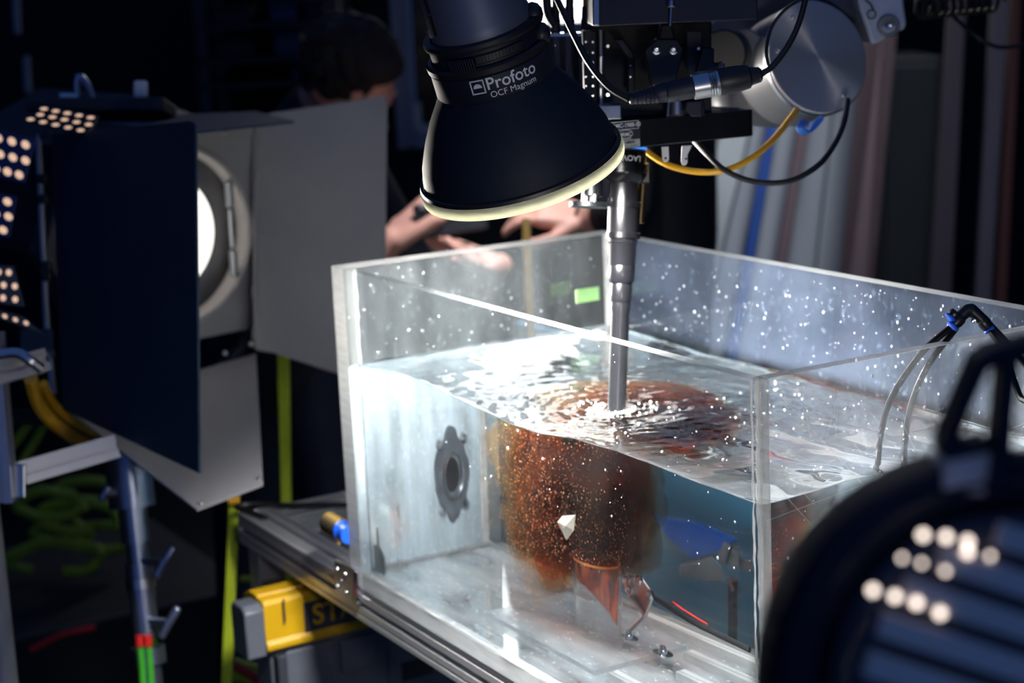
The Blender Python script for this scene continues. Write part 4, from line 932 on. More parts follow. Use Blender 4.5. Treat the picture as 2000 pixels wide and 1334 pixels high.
g = G(); g.lathe(P(1424, 107, 2.13), wa, [(0, 44*rp), (.003, 48*rp), (.018, 48*rp), (.02, 44*rp)], 40); g.build('wrist_flange', M['black'], rob)
g = G(); g.lathe(P(1470, 180, 2.26), (RT*-.2+DN).normalized(), [(-.06, .05), (.02, .052), (.035, .046), (.038, .03)], 36); g.build('lower_housing', M['robot'], rob)
o = slab([(1668, -40), (1760, -40), (1772, 50), (1766, 58), (1745, 66), (1716, 84), (1702, 88), (1694, 60), (1680, 20)], 2.19, .09).build('arm_casting', M['cast'], rob, bevel=.004)
v = P(1736, 51, 2.188); g = G(); g.lathe(v, -FH, [(-.002, .0145), (.0015, .013), (.0018, .009), (-.004, .008)], 24); g.build('boss', M['robot'], o)
g = G(); screw(g, v, -FH, .0045, .005); g.build('bolt', M['chrome'], o)
g = G(); g.tube([P(1690, 0, 2.187), P(1700, 8, 2.187), P(1706, 20, 2.187)], .0012, 6); g.build('cast_groove', M['slot'], o)
g = G(); cc = P(1702, 28, 2.188); g.lathe(cc, -FH, [(0, .006), (.0008, .006), (.0008, .0045), (0, .0045)], 20, caps=False); g.build('cast_mark', M['slot'], o)
g = G(); c0, c1 = P(1800, 12, 2.5), P(1945, -2, 2.6); n = 90; ax_, u_, v_ = ortho(c1-c0)
g.tube([c0.lerp(c1, i/n)+(u_*math.cos(i*.7)+v_*math.sin(i*.7))*.017 for i in range(n+1)], .0035, 6, 0); tag(g.build('coiled_cable', M['rubber']), 'black coiled cable at the top beside the robot casting', 'cable')
g = G(); g.tube([P(1860, 30, 2.55), P(1900, 66, 2.5), P(1950, 92, 2.5), P(2020, 84, 2.5)], .003, 8); tag(g.build('hanging_cable', M['rubber']), 'thin dark cable sagging below the coiled cable', 'cable')
# robot base column, outside the picture, that carries arm and rig
g = G(); g.cyl(P(1700, -60, 2.24), P(1900, -500, 2.6), .06); g.cyl(P(1900, -500, 2.6), P(2300, -300, 2.9), .08); pz = P(2300, -300, 2.9); g.cyl(V((pz.x, pz.y, FLOOR)), pz, .13, .10, 24); g.build('upper_arm', M['robot'], rob)

# ================================================================== tubes over the end panel
tc0 = PL(1896, 614, 0, LX)
tubec = thing('tube_connector', tc0, 'black elbow connector with blue collars riding on the tank rim', 'connector')
jd = (tc0-CAM).dot(FW); jp = jd/FPX
ca, cb = P(1893, 607, jd), P(1893, 607, jd)
def cc_(x, y, dd=0): return P(x, y, jd+dd)
g = G(); g.limb([(cc_(1872, 622), 12*jp), (cc_(1890, 606), 12.5*jp), (cc_(1897, 605), 12.5*jp), (cc_(1924, 630), 12*jp)], 16); g.build('elbow', M['black'], tubec, remesh=.0009)
for a, b in (((1878, 620), (1864, 634)), ((1868, 610), (1860, 618)), ((1918, 626), (1930, 640))):
    g = G(); A_, B_ = cc_(*a, -.006), cc_(*b, -.006); g.lathe(A_, B_-A_, [(0, 11*jp), (.002, 12.5*jp), ((B_-A_).length*.6, 12.5*jp), ((B_-A_).length, 11*jp)], 20); g.build('end_sleeve', M['black'], tubec)
    g = G(); d = (B_-A_).normalized(); g.lathe(B_, d, [(0, 9*jp), (.0012, 13*jp), (.003, 13*jp), (.004, 8*jp)], 20); g.build('collar', M['blue'], tubec)
g = G(); c = cc_(1901, 627, -.012); g.lathe(c, -FW, [(0, 5*jp), (.002, 5.5*jp), (.004, 4*jp), (.0042, 2.4*jp), (.001, 2.2*jp)], 16); g.build('screw', M['chrome'], tubec)
def hang(p, lb_):
    g = G(); g.tube(p, .0030, 8); return tag(g.build('air_tube', M['tubeblk']), lb_, 'tube', 'thin black tubes of the elbow connector')
e1, e2 = PL(1716, 908, 2, WZ), PL(1766, 918, 2, WZ)
hang([cc_(1866, 632, -.004), PL(1800, 690, 0, LX-.03), PL(1742, 775, 0, LX-.06), PL(1722, 840, 0, LX-.085), e1+V((0, 0, .01)), e1+V((.0, 0, -.03)), e1+V((.02, .01, -.07))], 'bent black tube dropping into the water, farther from the dark spotlight')
hang([cc_(1868, 640, .0), PL(1812, 715, 0, LX-.025), PL(1780, 790, 0, LX-.05), PL(1768, 860, 0, LX-.065), e2+V((0, 0, .01)), e2+V((0, 0, -.03)), e2+V((.02, .02, -.07))], 'bent black tube dropping into the water, nearer to the dark spotlight')
hang([cc_(1930, 640, -.006), P(1962, 690, jd-.03), P(1990, 770, jd-.06), P(2040, 900, jd-.1), P(2060, 1700, jd-.05)], 'black tube running down outside the end panel from the elbow connector')
hang([cc_(1932, 632, -.006), P(1980, 684, jd-.02), P(2040, 760, jd-.05), P(2100, 860, jd-.1), P(2130, 1700, jd-.02)], 'outermost black tube running off from the elbow connector past the spotlight handle')

# ================================================================== dark spotlight close to the camera
S0 = P(1952, 1340, .76); SA = (V((.45, .18, .20))-S0).normalized(); sp_ = .76/FPX
spot = thing('spotlight', S0, 'dark round spotlight seen from behind, close to the camera', 'studio light')
def sl(name, prof, m, seg=72, caps=False):
    g = G(); g.lathe(S0, SA, [(t, r*sp_) for t, r in prof], seg, caps=caps); return g.build(name, M[m], spot)
sl('front_ring', [(-.012, 352), (-.016, 380), (-.014, 440), (-.006, 456), (.03, 458), (.036, 450), (.036, 370), (.0, 350), (-.012, 352)], 'matte')
sl('ring_groove', [(-.0165, 395), (-.0172, 400), (-.0172, 408), (-.0165, 412)], 'rubber')
housing = sl('housing', [(.02, 348), (-.012, 346), (-.030, 338)], 'boxgrey', caps=False)
a, u, v = ortho(SA); toS = -DN; toS = (toS-SA*toS.dot(SA)).normalized(); sdS = SA.cross(toS)
if sdS.dot(RT) < 0: sdS = -sdS
fin_d = (sdS*.95-toS*.31).normalized(); fin_u = SA.cross(fin_d)
if fin_u.dot(toS) < 0: fin_u = -fin_u
g = G(); g.lathe(S0, SA, [(-.030, 338*sp_), (-.032, 330*sp_), (-.032, 40*sp_), (-.032, 1*sp_)], 60, caps=False); g.build('back_cap', M['darkplastic'], spot)
for k in range(8):                    # cooling fins across the back
    off = .062-k*.0165; half = math.sqrt(max(.0003, (325*sp_)**2-off**2))*.96
    g = G(); g.obox(S0+SA*-.0345+fin_u*off, fin_d, fin_u, SA, 2*half, .0105, .006 if k < 4 else .012); g.build('cooling_fin', M['lampgrey'], spot, bevel=.0008, smooth=0)
for x, y in ((1803, 1045), (1848, 1049), (1890, 1058), (1890, 1078), (1934, 1086), (1762, 1090), (1800, 1100), (1846, 1116), (1705, 1153), (1748, 1165), (1790, 1178), (1836, 1198)):
    v_ = ray(x, y); p = CAM+v_*((S0-SA*.0382-CAM).dot(SA)/v_.dot(SA)); g = G(); g.lathe(p, -SA, [(0, .0019 if y < 1080 or y > 1120 else .0012), (.0006, .0018 if y < 1080 or y > 1120 else .0011)], 14); g.build('vent_hole', M['leak2'], spot)
lens_s = sl('lens', [(.028, 0.5), (.034, 150), (.030, 300), (.024, 348)], 'glass')
arealight('spot_light', S0+SA*.045, SA, .07, E_SPOT, (1, .93, .84), math.radians(80))
# yoke handle on top
yk = 1.0
def yo(pts, d, th, m='matte', name='handle'):
    slab(pts, d, th).build(name, M[m], spot, bevel=.002, smooth=25)
yo([(1836, 880), (1868, 800), (1908, 705), (1938, 682), (2040, 660), (2040, 700), (1958, 716), (1936, 722), (1905, 790), (1880, 852), (1884, 872), (1940, 862), (1940, 885), (1850, 905)], .74, .02)
yo([(1962, 716), (1998, 700), (1986, 800), (1978, 900), (1962, 980), (1930, 980), (1946, 880)], .735, .02)
yo([(1846, 892), (1950, 872), (1944, 975), (1900, 968), (1842, 962)], .742, .024, 'lampgrey', 'handle_block')
g = G(); g.cyl(S0+DN*.07-SA*.02, S0+DN*.07-SA*.02+V((0, 0, -.25)), .013); tag(g.build('light_stand', M['steel']), 'steel post carrying the dark spotlight', 'stand'); 
pp = S0+DN*.07-SA*.02; g = G(); g.cyl(V((pp.x, pp.y, FLOOR)), V((pp.x, pp.y, pp.z-.24)), .016); g.build('post', M['steel'], bpy.data.objects['light_stand'])

# ================================================================== fresnel lamp with barn doors
F0 = P(333, 462, 2.75); FN = V((.97, .225, -.02)).normalized(); FU = V((-FN.y, FN.x, 0)).normalized(); FV = FN.cross(FU)
if FV.z < 0: FV = -FV
fq = 2.75/FPX
fres = thing('fresnel_lamp', F0, 'big studio fresnel lamp with four barn door leaves aimed at the tank', 'studio light')
def fl(name, prof, m, caps=False, seg=80):
    g = G(); g.lathe(F0, FN, [(t, r*fq) for t, r in prof], seg, caps=caps); return g.build(name, M[m] if isinstance(m, str) else m, fres)
fl('lens_ring', [(-.01, 166), (.006, 168), (.014, 172), (.016, 177), (.014, 181), (.008, 182), (.006, 186), (.0, 188), (-.01, 188)], 'lampring')
fl('lens_seat', [(-.02, 172), (-.004, 173), (.0, 176), (-.01, 178)], 'barndoor')
fl('reflector', [(-.16, 60), (-.15, 100), (-.10, 145), (-.03, 172)], M['alu'])
fl('lens_core', [(-.02, 1), (-.018, 80), (-.024, 122), (-.04, 124)], M['bulb'], caps=True)
fl('lens', [(-.012, 1), (.004, 70), (-.002, 120), (-.014, 172)], M['glass'])
for sy in (-1, 1):               # lens clips
    g = G(); c = F0+FN*.012+FU*.105+FV*(.055*sy)
    for k in range(5): g.lathe(c+FV*(.0075*(k-2))-FN*.004, FN, [(-.002, .004), (.004, .008), (.008, .006), (.010, .002)], 10)
    g.build('lens_clip', M['steel'], fres)
g = G(); g.cyl(F0+FN*.012+FU*.105+FV*.03, F0+FN*.012+FU*.105-FV*.03, .0025); g.build('clip_wire', M['steel'], fres)
# square front plate
g = G(); hw = .168; k8 = 48
ring_ = [F0+FU*(0.149*math.cos(2*PI*k/k8))+FV*(.149*math.sin(2*PI*k/k8)) for k in range(k8)]
def sqp(q):
    c, s = math.cos(q), math.sin(q); m_ = max(abs(c), abs(s)); return F0+FU*(hw*c/m_)+FV*(hw*s/m_)
sq = [sqp(2*PI*k/k8) for k in range(k8)]
vs = ring_+sq; vs += [p-FN*.03 for p in vs]; n = k8
g._add(vs, [f for k in range(n) for f in ((k, n+k, n+(k+1) % n, (k+1) % n), (n+k, 3*n+k, 3*n+(k+1) % n, n+(k+1) % n), (2*n+k, 2*n+(k+1) % n, 3*n+(k+1) % n, 3*n+k), (k, (k+1) % n, 2*n+(k+1) % n, 2*n+k))])
g.build('face_plate', M['barndoor'], fres, smooth=0)
def leaf(pts, name, m, th=.004, label=None):
    pp = planar(pts); pp = [pp[0], pp[1]]+pp[3:]+[pp[2]]; n = (pp[1]-pp[0]).cross(pp[2]-pp[0]).normalized()
    if n.dot(CAM-pp[0]) > 0: n = -n
    g = G(); g.prism(pp, n*th); o = g.build(name, M[m], fres, bevel=.001, smooth=0)
    if label: o['label'] = label
    return o
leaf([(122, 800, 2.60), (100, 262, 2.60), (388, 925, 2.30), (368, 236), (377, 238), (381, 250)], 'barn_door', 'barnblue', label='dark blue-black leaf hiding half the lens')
pr3 = planar([(497, 226, 2.84), (754, 186, 2.88), (500, 684, 2.84), (757, 192), (750, 760), (536, 690)])
pp = [pr3[0], pr3[1], pr3[3], pr3[4], pr3[5], pr3[2]]; nn = (pp[1]-pp[0]).cross(pp[4]-pp[0]).normalized(); nn = nn if nn.dot(FW) > 0 else -nn
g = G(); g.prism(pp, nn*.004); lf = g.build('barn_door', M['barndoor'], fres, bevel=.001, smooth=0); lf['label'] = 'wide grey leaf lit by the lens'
pr3 = planar([(126, 796, 2.60), (500, 690, 2.84), (385, 995, 2.33), (388, 990), (514, 945)]); pp = [pr3[0], pr3[1], pr3[4], pr3[2]]
nn = (pp[1]-pp[0]).cross(pp[2]-pp[0]).normalized(); nn = nn if nn.dot(UP) < 0 else -nn
g = G(); g.prism(pp, nn*.004); lf2 = g.build('barn_door', M['barndoor'], fres, bevel=.001, smooth=0); lf2['label'] = 'grey leaf hanging below the lens'
for x, y in ((392, 984), (506, 936)):
    v_ = ray(x, y); p = CAM+v_*((pp[0]-CAM).dot(nn)/v_.dot(nn)); g = G(); screw(g, p, -nn, .0045, .003); g.build('rivet', M['steel'], lf2)
pr3 = planar([(120, 238, 2.62), (500, 222, 2.86), (378, 262, 2.36), (575, 241), (570, 246)]); pp = [pr3[0], pr3[1], pr3[3], pr3[2]]
nn = (pp[1]-pp[0]).cross(pp[2]-pp[0]).normalized(); nn = nn if nn.dot(UP) > 0 else -nn
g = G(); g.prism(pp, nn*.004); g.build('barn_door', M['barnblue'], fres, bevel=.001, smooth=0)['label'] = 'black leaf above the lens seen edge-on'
for x, y, d in ((438, 259, 2.8), (562, 244, 2.9), (490, 672, 2.82), (440, 690, 2.78)):
    g = G(); g.ball(P(x, y, d-.01), .0042, 10); g.build('stud', M['steel'], fres)
g = G(); g.cyl(P(497, 262, 2.83), P(500, 680, 2.83), .004); g.build('hinge_bar', M['barndoor'], fres)
for y in (330, 440, 560, 640):
    g = G(); g.cyl(P(499, y, 2.825), P(499.5, y+22, 2.825), .006); g.build('hinge', M['barndoor'], fres)
# corner posts and yoke
g = G(); g.tube([P(96, 262, 2.62), P(80, 268, 2.63), P(76, 290, 2.63), P(84, 480, 2.63), P(92, 650, 2.62), P(104, 770, 2.61)], .0052, 8); g.build('edge_bar', M['silver'], fres)
for y in (350, 390, 520, 540, 690):
    g = G(); g.obox(P(84+(y-350)*.04, y, 2.62), RT, DN, FW, .014, .014, .014); g.build('bar_clip', M['black'], fres, smooth=0, bevel=.002)
g = G(); g.obox(P(72, 665, 2.62), RT, DN, FW, .045, .034, .02); g.build('yoke_block', M['barnblue'], fres, smooth=0, bevel=.002)
# barrel housing with perforated vent panels
BN = -FN
g = G(); pf = [(.03, .20), (.05, .215), (.36, .215), (.44, .15), (.45, .03)]
g.lathe(F0, BN, pf, 8); g.build('housing', M['blackp'], fres, smooth=20)
def vent(q4, d, rows, cols, m, dots=True):
    pts = [P(x, y, d) for x, y in q4]; n = (pts[1]-pts[0]).cross(pts[3]-pts[0]).normalized(); n = n if n.dot(FW) > 0 else -n
    g = G(); g.prism(pts, n*.006); vp = g.build('vent_panel', M[m], fres, bevel=.0015, smooth=0)
    for i in range(rows):
        for j in range(cols):
            a, b = (j+.5+.25*(i % 2)-.12)/cols, (i+.5)/rows
            p = (pts[0].lerp(pts[1], a)).lerp(pts[3].lerp(pts[2], a), b)
            du = (pts[1]-pts[0]).length/cols*.30; dv = (pts[3]-pts[0]).length/rows*.27
            uu = (pts[1]-pts[0]).normalized(); vv = (pts[3]-pts[0]).normalized(); g = G()
            g.prism([p+uu*(du*math.cos(k*PI/6))+vv*(dv*math.sin(k*PI/6))-n*.0004 for k in range(12)], n*.0002); g.build('vent_hole', M['leak'], vp, smooth=0)
vent([(84, 206), (196, 226), (168, 264), (44, 236)], 2.52, 3, 5, 'blackp')
vent([(-40, 246), (70, 272), (48, 360), (-40, 336)], 2.48, 3, 4, 'ventblue')
vent([(-50, 366), (34, 384), (18, 466), (-50, 452)], 2.47, 3, 3, 'ventblue')
vent([(-50, 516), (26, 520), (48, 600), (-50, 586)], 2.47, 3, 4, 'boxgrey')
vent([(-40, 594), (44, 618), (84, 652), (-40, 610)], 2.48, 1, 5, 'boxgrey')
g = G(); g.tube([P(152, 205, 2.6), P(150, 160, 2.6), P(158, 152, 2.6), P(172, 170, 2.6), P(180, 195, 2.6)], .006, 8); g.build('carry_handle', M['silver'], fres)
g = G(); g.obox(P(275, 175, 2.6), RT, DN, FW, .020, .026, .012); g.build('latch_tab', M['whiteplate'], fres, bevel=.004, smooth=0)
g = G(); g.obox(P(135, 190, 2.6), RT, DN, FW, .03, .012, .012); g.build('latch', M['steel'], fres, bevel=.003, smooth=0)
g = G(); g.obox(P(200, 212, 2.62), RT, DN, FW, .20, .02, .1); g.build('top_cover', M['blackp'], fres, bevel=.003, smooth=0)
arealight('fresnel_light', F0+FN*.02, V((.97, .21, -.06)), .12, E_FRESNEL, (1, .93, .85), math.radians(46))
g = G(); fc = F0+BN*.2; g.tube([fc+FU*.25, fc+FU*.25-UP*.25, fc-UP*.30, fc-FU*.25-UP*.25, fc-FU*.25], .012, 8, 4); g.build('yoke', M['blackp'], fres)

# ---- its stand
SDp = 2.62; st = thing('lamp_stand', P(292, 1500, SDp), 'blue-lit steel lamp stand with two wing knobs under the barn doors', 'stand')
sk = SDp/FPX
def sa(y): return P(248+(y-890)*.108, y, SDp)
def sc(name, y0, y1, r, m='silver', r1=None):
    g = G(); g.cyl(sa(y0), sa(y1), r*sk, (r1 or r)*sk, 24); return g.build(name, M[m], st)
sc('socket_block', 860, 990, 45); sc('socket_sleeve', 880, 1000, 24); sc('neck', 985, 1060, 28)
sc('tube', 1060, 1120, 22); sc('collar', 1100, 1165, 27); sc('collar_band', 1130, 1148, 29, 'steel'); sc('tube', 1160, 1245, 25); sc('tube', 1240, 1262, 20, 'green'); sc('collar', 1262, 1296, 33); sc('tube', 1290, 1420, 22)
g = G(); b0_ = sa(1400); g.cyl(b0_, V((b0_.x, b0_.y, FLOOR+.1)), .018); g.build('tube', M['silver'], st)
for k in range(3):
    q = 2*PI*k/3+.5; g = G(); g.cyl(V((b0_.x, b0_.y, FLOOR+.3)), V((b0_.x+.45*math.cos(q), b0_.y+.45*math.sin(q), FLOOR+.012)), .011); g.build('leg', M['silver'], st)
for y, x1, y1 in ((1095, 330, 1100), (1212, 340, 1218), (960, 215, 965)):
    c = sa(y); g = G(); e = P(x1-10, y1-2, SDp-.04); g.cyl(c, e, 9*sk); g.build('knob_shaft', M['silver'], st)
    d = (RT*.85+DN*.52-FW*.0); g = G(); w_ = (DN*-.86+RT*.5); hl = 36*sk if y > 1000 else 18*sk
    g.obox(e, w_, d, FW, hl*2, 17*sk, 12*sk); g.build('wing_knob', M['silver'], st, bevel=.006, subs=0)
for x in (272, 288):
    g = G(); g.cyl(P(x, 1240, SDp-.07), P(x+1, 1262, SDp-.07), .0065); g.build('cable_plug', M['red'], st)
    g = G(); g.tube([P(x+1, 1260, SDp-.068), P(x+5, 1300, SDp-.066), P(x+12, 1420, SDp-.06)], .005, 8); g.build('stand_cable', M['green'], st)
sl_ = fc-UP*.30
g = G(); g.tube([sl_, sl_+(sa(870)-sl_)*.5-UP*.03, sa(880)], .015, 8); g.build('bracket', M['blackp'], st)

# ---- aluminium cart frame at the edge
cart = thing('aluminium_cart', P(0, 1000, 2.35), 'slotted aluminium cart frame cut off beside the lamp stand', 'cart')
def bar(a, b, wd, m='alu', name='frame_bar'):
    a, b = V(a), V(b); d = (b-a).normalized(); n = (-FW+d*FW.dot(d)).normalized(); u = d.cross(n); g = G(); L = (b-a).length
    pf = []
    for t in range(4):
        c, s = math.cos(t*PI/2), math.sin(t*PI/2); h = wd/2
        for x, y in ((-h, -h), (-wd*.13, -h), (-wd*.13, -h*.55), (wd*.13, -h*.55), (wd*.13, -h)): pf.append((x*c-y*s, x*s+y*c))
    g.prism([a+u*x+n*y for x, y in pf], d*L); return g.build(name, M[m], cart, smooth=0)
bar(P(-40, 948, 2.38), P(225, 872, 2.46), .032); bar(P(-40, 738, 2.30), P(85, 705, 2.36), .030)
bar(P(8, 980, 2.36), P(-18, 650, 2.34), .030)
g = G(); g.obox(P(30, 940, 2.36), RT, DN, FW, .028, .045, .008); g.build('corner_plate', M['steel'], cart, bevel=.002, smooth=0)
g = G(); g.tube([P(-30, 700, 2.30), P(30, 690, 2.3), P(60, 705, 2.3), P(80, 720, 2.31)], .007, 8); g.build('metal_tray', M['steel'], cart)
g = G(); lp_ = P(-30, 965, 2.38); g.cyl(V((lp_.x, lp_.y, FLOOR)), lp_, .018); g.build('leg', M['alu'], cart)

# ---- cables and straps on the dark left side
def cable(pts, r, m, lb_, name='floor_cable', cat='cable', grp=None):
    g = G(); g.tube(pts, r, 8); return tag(g.build(name, M[m]), lb_, cat, grp)
cable([P(60, 740, 2.52), P(76, 790, 2.56), P(110, 830, 2.6), P(170, 868, 2.8), P(230, 880, 3.0)], .010, 'cableyel', 'upper dull yellow cable curving under the big dark barn door', 'thick_cable')
cable([P(85, 750, 2.55), P(105, 790, 2.6), P(140, 820, 2.66), P(200, 852, 2.85), P(240, 858, 3.0)], .007, 'cableyel', 'thinner dull yellow cable just above the thick one under the barn door', 'thick_cable')
cable([P(80, 800, 3.2), P(40, 850, 3.2), P(0, 900, 3.2)], .008, 'limec', 'lime cable slanting behind the aluminium cart, outer one', 'hanging_cable')
cable([P(95, 815, 3.2), P(70, 860, 3.2), P(40, 910, 3.2), P(10, 970, 3.2)], .008, 'limec', 'lime cable slanting behind the aluminium cart, inner one', 'hanging_cable')
zf = FLOOR+.011
rq = random.Random(21)
names_ = ['lime cable coil nearest the cart', 'lime cable coil crossing the middle of the pile', 'lime cable coil lowest in the pile', 'lime cable coil topmost in the pile', 'lime cable coil beside the lamp stand', 'small lime cable coil inside the pile']
for k, (cx, cy_, rx, ry) in enumerate(((95, 985, 70, 26), (150, 1010, 80, 30), (110, 1090, 95, 32), (170, 960, 60, 20), (200, 1050, 55, 26), (120, 1040, 55, 20))):
    dd = 4.16+.045*k; pts = []
    for j in range(9):
        q = 2*PI*j/9+rq.random()*.3+k; pts.append(P(cx+rx*math.cos(q)*rq.uniform(.85, 1.1), cy_+ry*math.sin(q)*rq.uniform(.8, 1.1), dd))
    cable(pts, .013, 'limec', names_[k]+' behind the stand', 'coiled_cable', 'cable', 'lime cables heaped behind the stand')
# shelf that carries the cable heap
g = G(); c0 = P(120, 1120, 4.36); g.box((c0.x-.35, c0.y-.3, FLOOR), (c0.x+.35, c0.y+.35, c0.z-.01)); tag(g.build('black_crate', M['navy'], smooth=0, bevel=.01), 'low black crate in the dark under the heap of lime cables', 'crate')
cable([P(60, 1270, 3.6), P(120, 1240, 3.6), P(185, 1225, 3.6)], .006, 'red', 'faint red cable in the dark near the lamp stand')
def strap(pts, d, lb_):
    g = slab(pts, d, .012); return tag(g.build('webbing_strap', M['lime'], bevel=.002, smooth=0), lb_, 'strap')
strap([(447, 968), (467, 968), (449, 1420), (428, 1420)], 2.72, 'lime strap hanging below the grey barn door leaf')
strap([(541, 688), (564, 688), (571, 1180), (553, 1180)], 3.05, 'taller lime strap behind the barn doors')
g = G(); g.obox(P(457, 975, 2.715), RT, DN, FW, .017, .014, .016); tag(g.build('strap_clip', M['cableyel'], smooth=0, bevel=.002), 'orange clip at the top of the shorter lime strap', 'clip')
sl0 = P(450, 700, 2.9)
cable([P(470, 1130, 3.1), P(510, 1132, 3.1), P(556, 1136, 3.1)], .006, 'limec', 'thin green cable between the two lime straps')
g = slab([(455, 1290), (520, 1310), (520, 1345), (445, 1330)], 3.0, .02); tag(g.build('webbing_strap', M['lime'], bevel=.003, smooth=0), 'lime strap end lying below the yellow toolbox', 'strap')
cable([P(440, 1292, 2.9), P(490, 1318, 2.9), P(530, 1350, 2.9)], .008, 'red', 'dull red cable below the yellow toolbox')

# ================================================================== people
def hand(g, wrist, palm_dir, nrm, thumb_side, L=.185, curl=(.5, .6, .6, .6), spread=.07, thumb=(.6, .3)):
    """palm, four bending fingers and a thumb, as capsules; nrm is the palm-side normal"""
    pd = V(palm_dir).normalized(); nr = V(nrm); nr = (nr-pd*nr.dot(pd)).normalized(); sd_ = pd.cross(nr)*thumb_side
    k0 = wrist+pd*L*.5
    for s in (-.036, -.012, .012, .034): g.capsule(wrist+sd_*s*.55+pd*.01, .017, k0+sd_*s, .0135)
    for i, (s, ln, r) in enumerate(((.034, .46, .0092), (.012, .52, .0095), (-.012, .48, .0090), (-.035, .37, .0080))):
        p = k0+sd_*s; d = (pd+sd_*(s*1.5*spread/.07*.5)).normalized(); a = curl[i]
        for f, kk in ((.45, .55), (.30, 1.), (.25, .8)):
            d = (d*math.cos(a*kk)+nr*math.sin(a*kk)).normalized(); q = p+d*(L*ln*f); g.capsule(p, r, q, r*.9, 10); p = q; r *= .93; nr2 = nr
    b = wrist+pd*L*.14+sd_*.030; t1 = b+(pd*thumb[0]+sd_*.62+nr*thumb[1]).normalized()*.042; t2 = t1+(pd*.85+sd_*.18+nr*thumb[1]*1.4).normalized()*.034; t3 = t2+(pd*.9-sd_*.05+nr*thumb[1]*1.2).normalized()*.026
    g.limb([(b, .0145), (t1, .012), (t2, .0105), (t3, .009)])
def person(lbl, neck, pelvis, head, look, arms, floor_feet, hands, shirt_m, hair_len=.0):
    g = G(); look = V(look).normalized(); hu = (head-neck).normalized(); hu = (hu-look*hu.dot(look)*.9).normalized(); hs = look.cross(hu).normalized(); hu = hs.cross(look).normalized()
    g.ball(head, (.075, .095, .112), 20, axes=(hs, look, hu))
    g.ball(head+look*.035-hu*.060, (.052, .055, .055), 16, axes=(hs, look, hu))
    g.ball(head+look*.078-hu*.098, (.026, .022, .018), 10, axes=(hs, look, hu))
    g.capsule(head+look*.088+hu*.01, .011, head+look*.112-hu*.028, .016, 10)
    g.ball(head+look*.088-hu*.060, (.024, .010, .008), 8, axes=(hs, look, hu)); g.ball(head+look*.080+hu*.026, (.056, .014, .010), 8, axes=(hs, look, hu))
    for s in (-1, 1):
        g.ball(head+hs*(.076*s)-look*.008-hu*.012, (.010, .020, .032), 10, axes=(hs, look, hu)); g.ball(head+look*.082+hs*(.030*s)+hu*.006, .012, 8)
    g.limb([(head-hu*.05-look*.02, .056), (neck, .060), (neck+(pelvis-neck)*.15, .075)])
    sp2 = (pelvis-neck); side = None
    for (sh, el, wr) in arms: g.limb([(neck+(sh-neck)*.4+sp2*.06, .062), (sh, .050), (el, .040), (wr, .027)])
    g.limb([(neck+sp2*.15, .10), (neck+sp2*.5, .12), (pelvis, .125)])
    for k, ft_ in enumerate(floor_feet):
        hp = pelvis+(ft_-V((pelvis.x, pelvis.y, ft_.z)))*.4; kn = hp.lerp(ft_, .5)+V((0, 0, .02)); g.limb([(hp, .085), (kn, .058), (ft_+UP*.08, .04)]); g.capsule(ft_+UP*.04, .04, ft_+UP*.035+V((look.x, look.y, 0)).normalized()*.15, .033)
    for h in hands: hand(g, *h[:4], **h[4])
    body = g.build('person', M['skin'], remesh=.0045, smooth=180); tag(body, lbl, 'person')
    # hair: cap over the skull, open at the face
    g = G(); g.ball(head+hu*.024-look*.018, (.086, .096, .106), 20, axes=(hs, look, hu)); g.ball(head-look*.05-hu*.02, (.075, .055, .07), 14, axes=(hs, look, hu)); g.ball(head+look*.045+hu*.085, (.06, .04, .03), 12, axes=(hs, look, hu))
    hr = random.Random(9)
    for _ in range(130):
        q, c = hr.uniform(0, 2*PI), hr.uniform(-.15, 1); s_ = math.sqrt(1-c*c); d = hs*(s_*math.cos(q))+look*(s_*math.sin(q))+hu*c
        if d.dot(look) > .45 and c < .55: continue
        p = head+hu*.024-look*.018+V(hs*d.dot(hs)*.083+look*d.dot(look)*.093+hu*d.dot(hu)*.103); e = (hs*hr.uniform(-.6, .6)+look*hr.uniform(-.3, .9)-hu*.35-d*.1).normalized()
        g.limb([(p, .011), (p+e*.025+d*.006, .009), (p+e*.048, .004)], 6)
    g.build('hair', M['hair'], body, remesh=.0045, smooth=180)
    g = G(); g.limb([(neck+sp2*.03, .085), (neck+sp2*.2, .135), (neck+sp2*.55, .145), (pelvis, .14)])
    for (sh, el, wr) in arms: g.limb([(neck+sp2*.10, .10), (sh, .068), (el, .056), (el.lerp(wr, .62 if shirt_m == 'cloth' else .3), .046)])
    g.build('shirt', M[shirt_m], body, remesh=.012, smooth=180)
    g = G()
    for ft_ in floor_feet:
        hp = pelvis+(ft_-V((pelvis.x, pelvis.y, ft_.z)))*.4; kn = hp.lerp(ft_, .5)+V((0, 0, .02)); g.limb([(pelvis, .13), (hp, .105), (kn, .078), (ft_+UP*.07, .058)])
    g.build('trousers', M['blackp'], body, remesh=.014, smooth=180); return body
pel = P(540, 700, 3.85); fz = lambda p, dx, dy: V((p.x+dx, p.y+dy, FLOOR))
wr1, wr2 = P(765, 470, 3.38), P(975, 520, 3.42)
person('person with dark hair bowed over a phone behind the grey barn door leaf', P(620, 225, 3.66), pel, P(684, 152, 3.55), RT*.60+DN*.70-FW*.15,
       [(P(610, 330, 3.50), P(640, 600, 3.42), wr1), (P(690, 330, 3.86), P(880, 660, 3.72), wr2)],
       [fz(pel, -.05, -.12), fz(pel, .1, .14)],
       [(wr1, RT*.80-DN*.62, FW*.5+RT*.5+DN*.3, 1, dict(curl=(.45, .75, .8, .85), L=.19, thumb=(.6, .5))),
        (wr2, -RT*.9-DN*.30, -DN*.8-FW*.3, -1, dict(curl=(.35, .4, .45, .5), L=.18))], 'cloth')
ph = P(880, 424, 3.36)
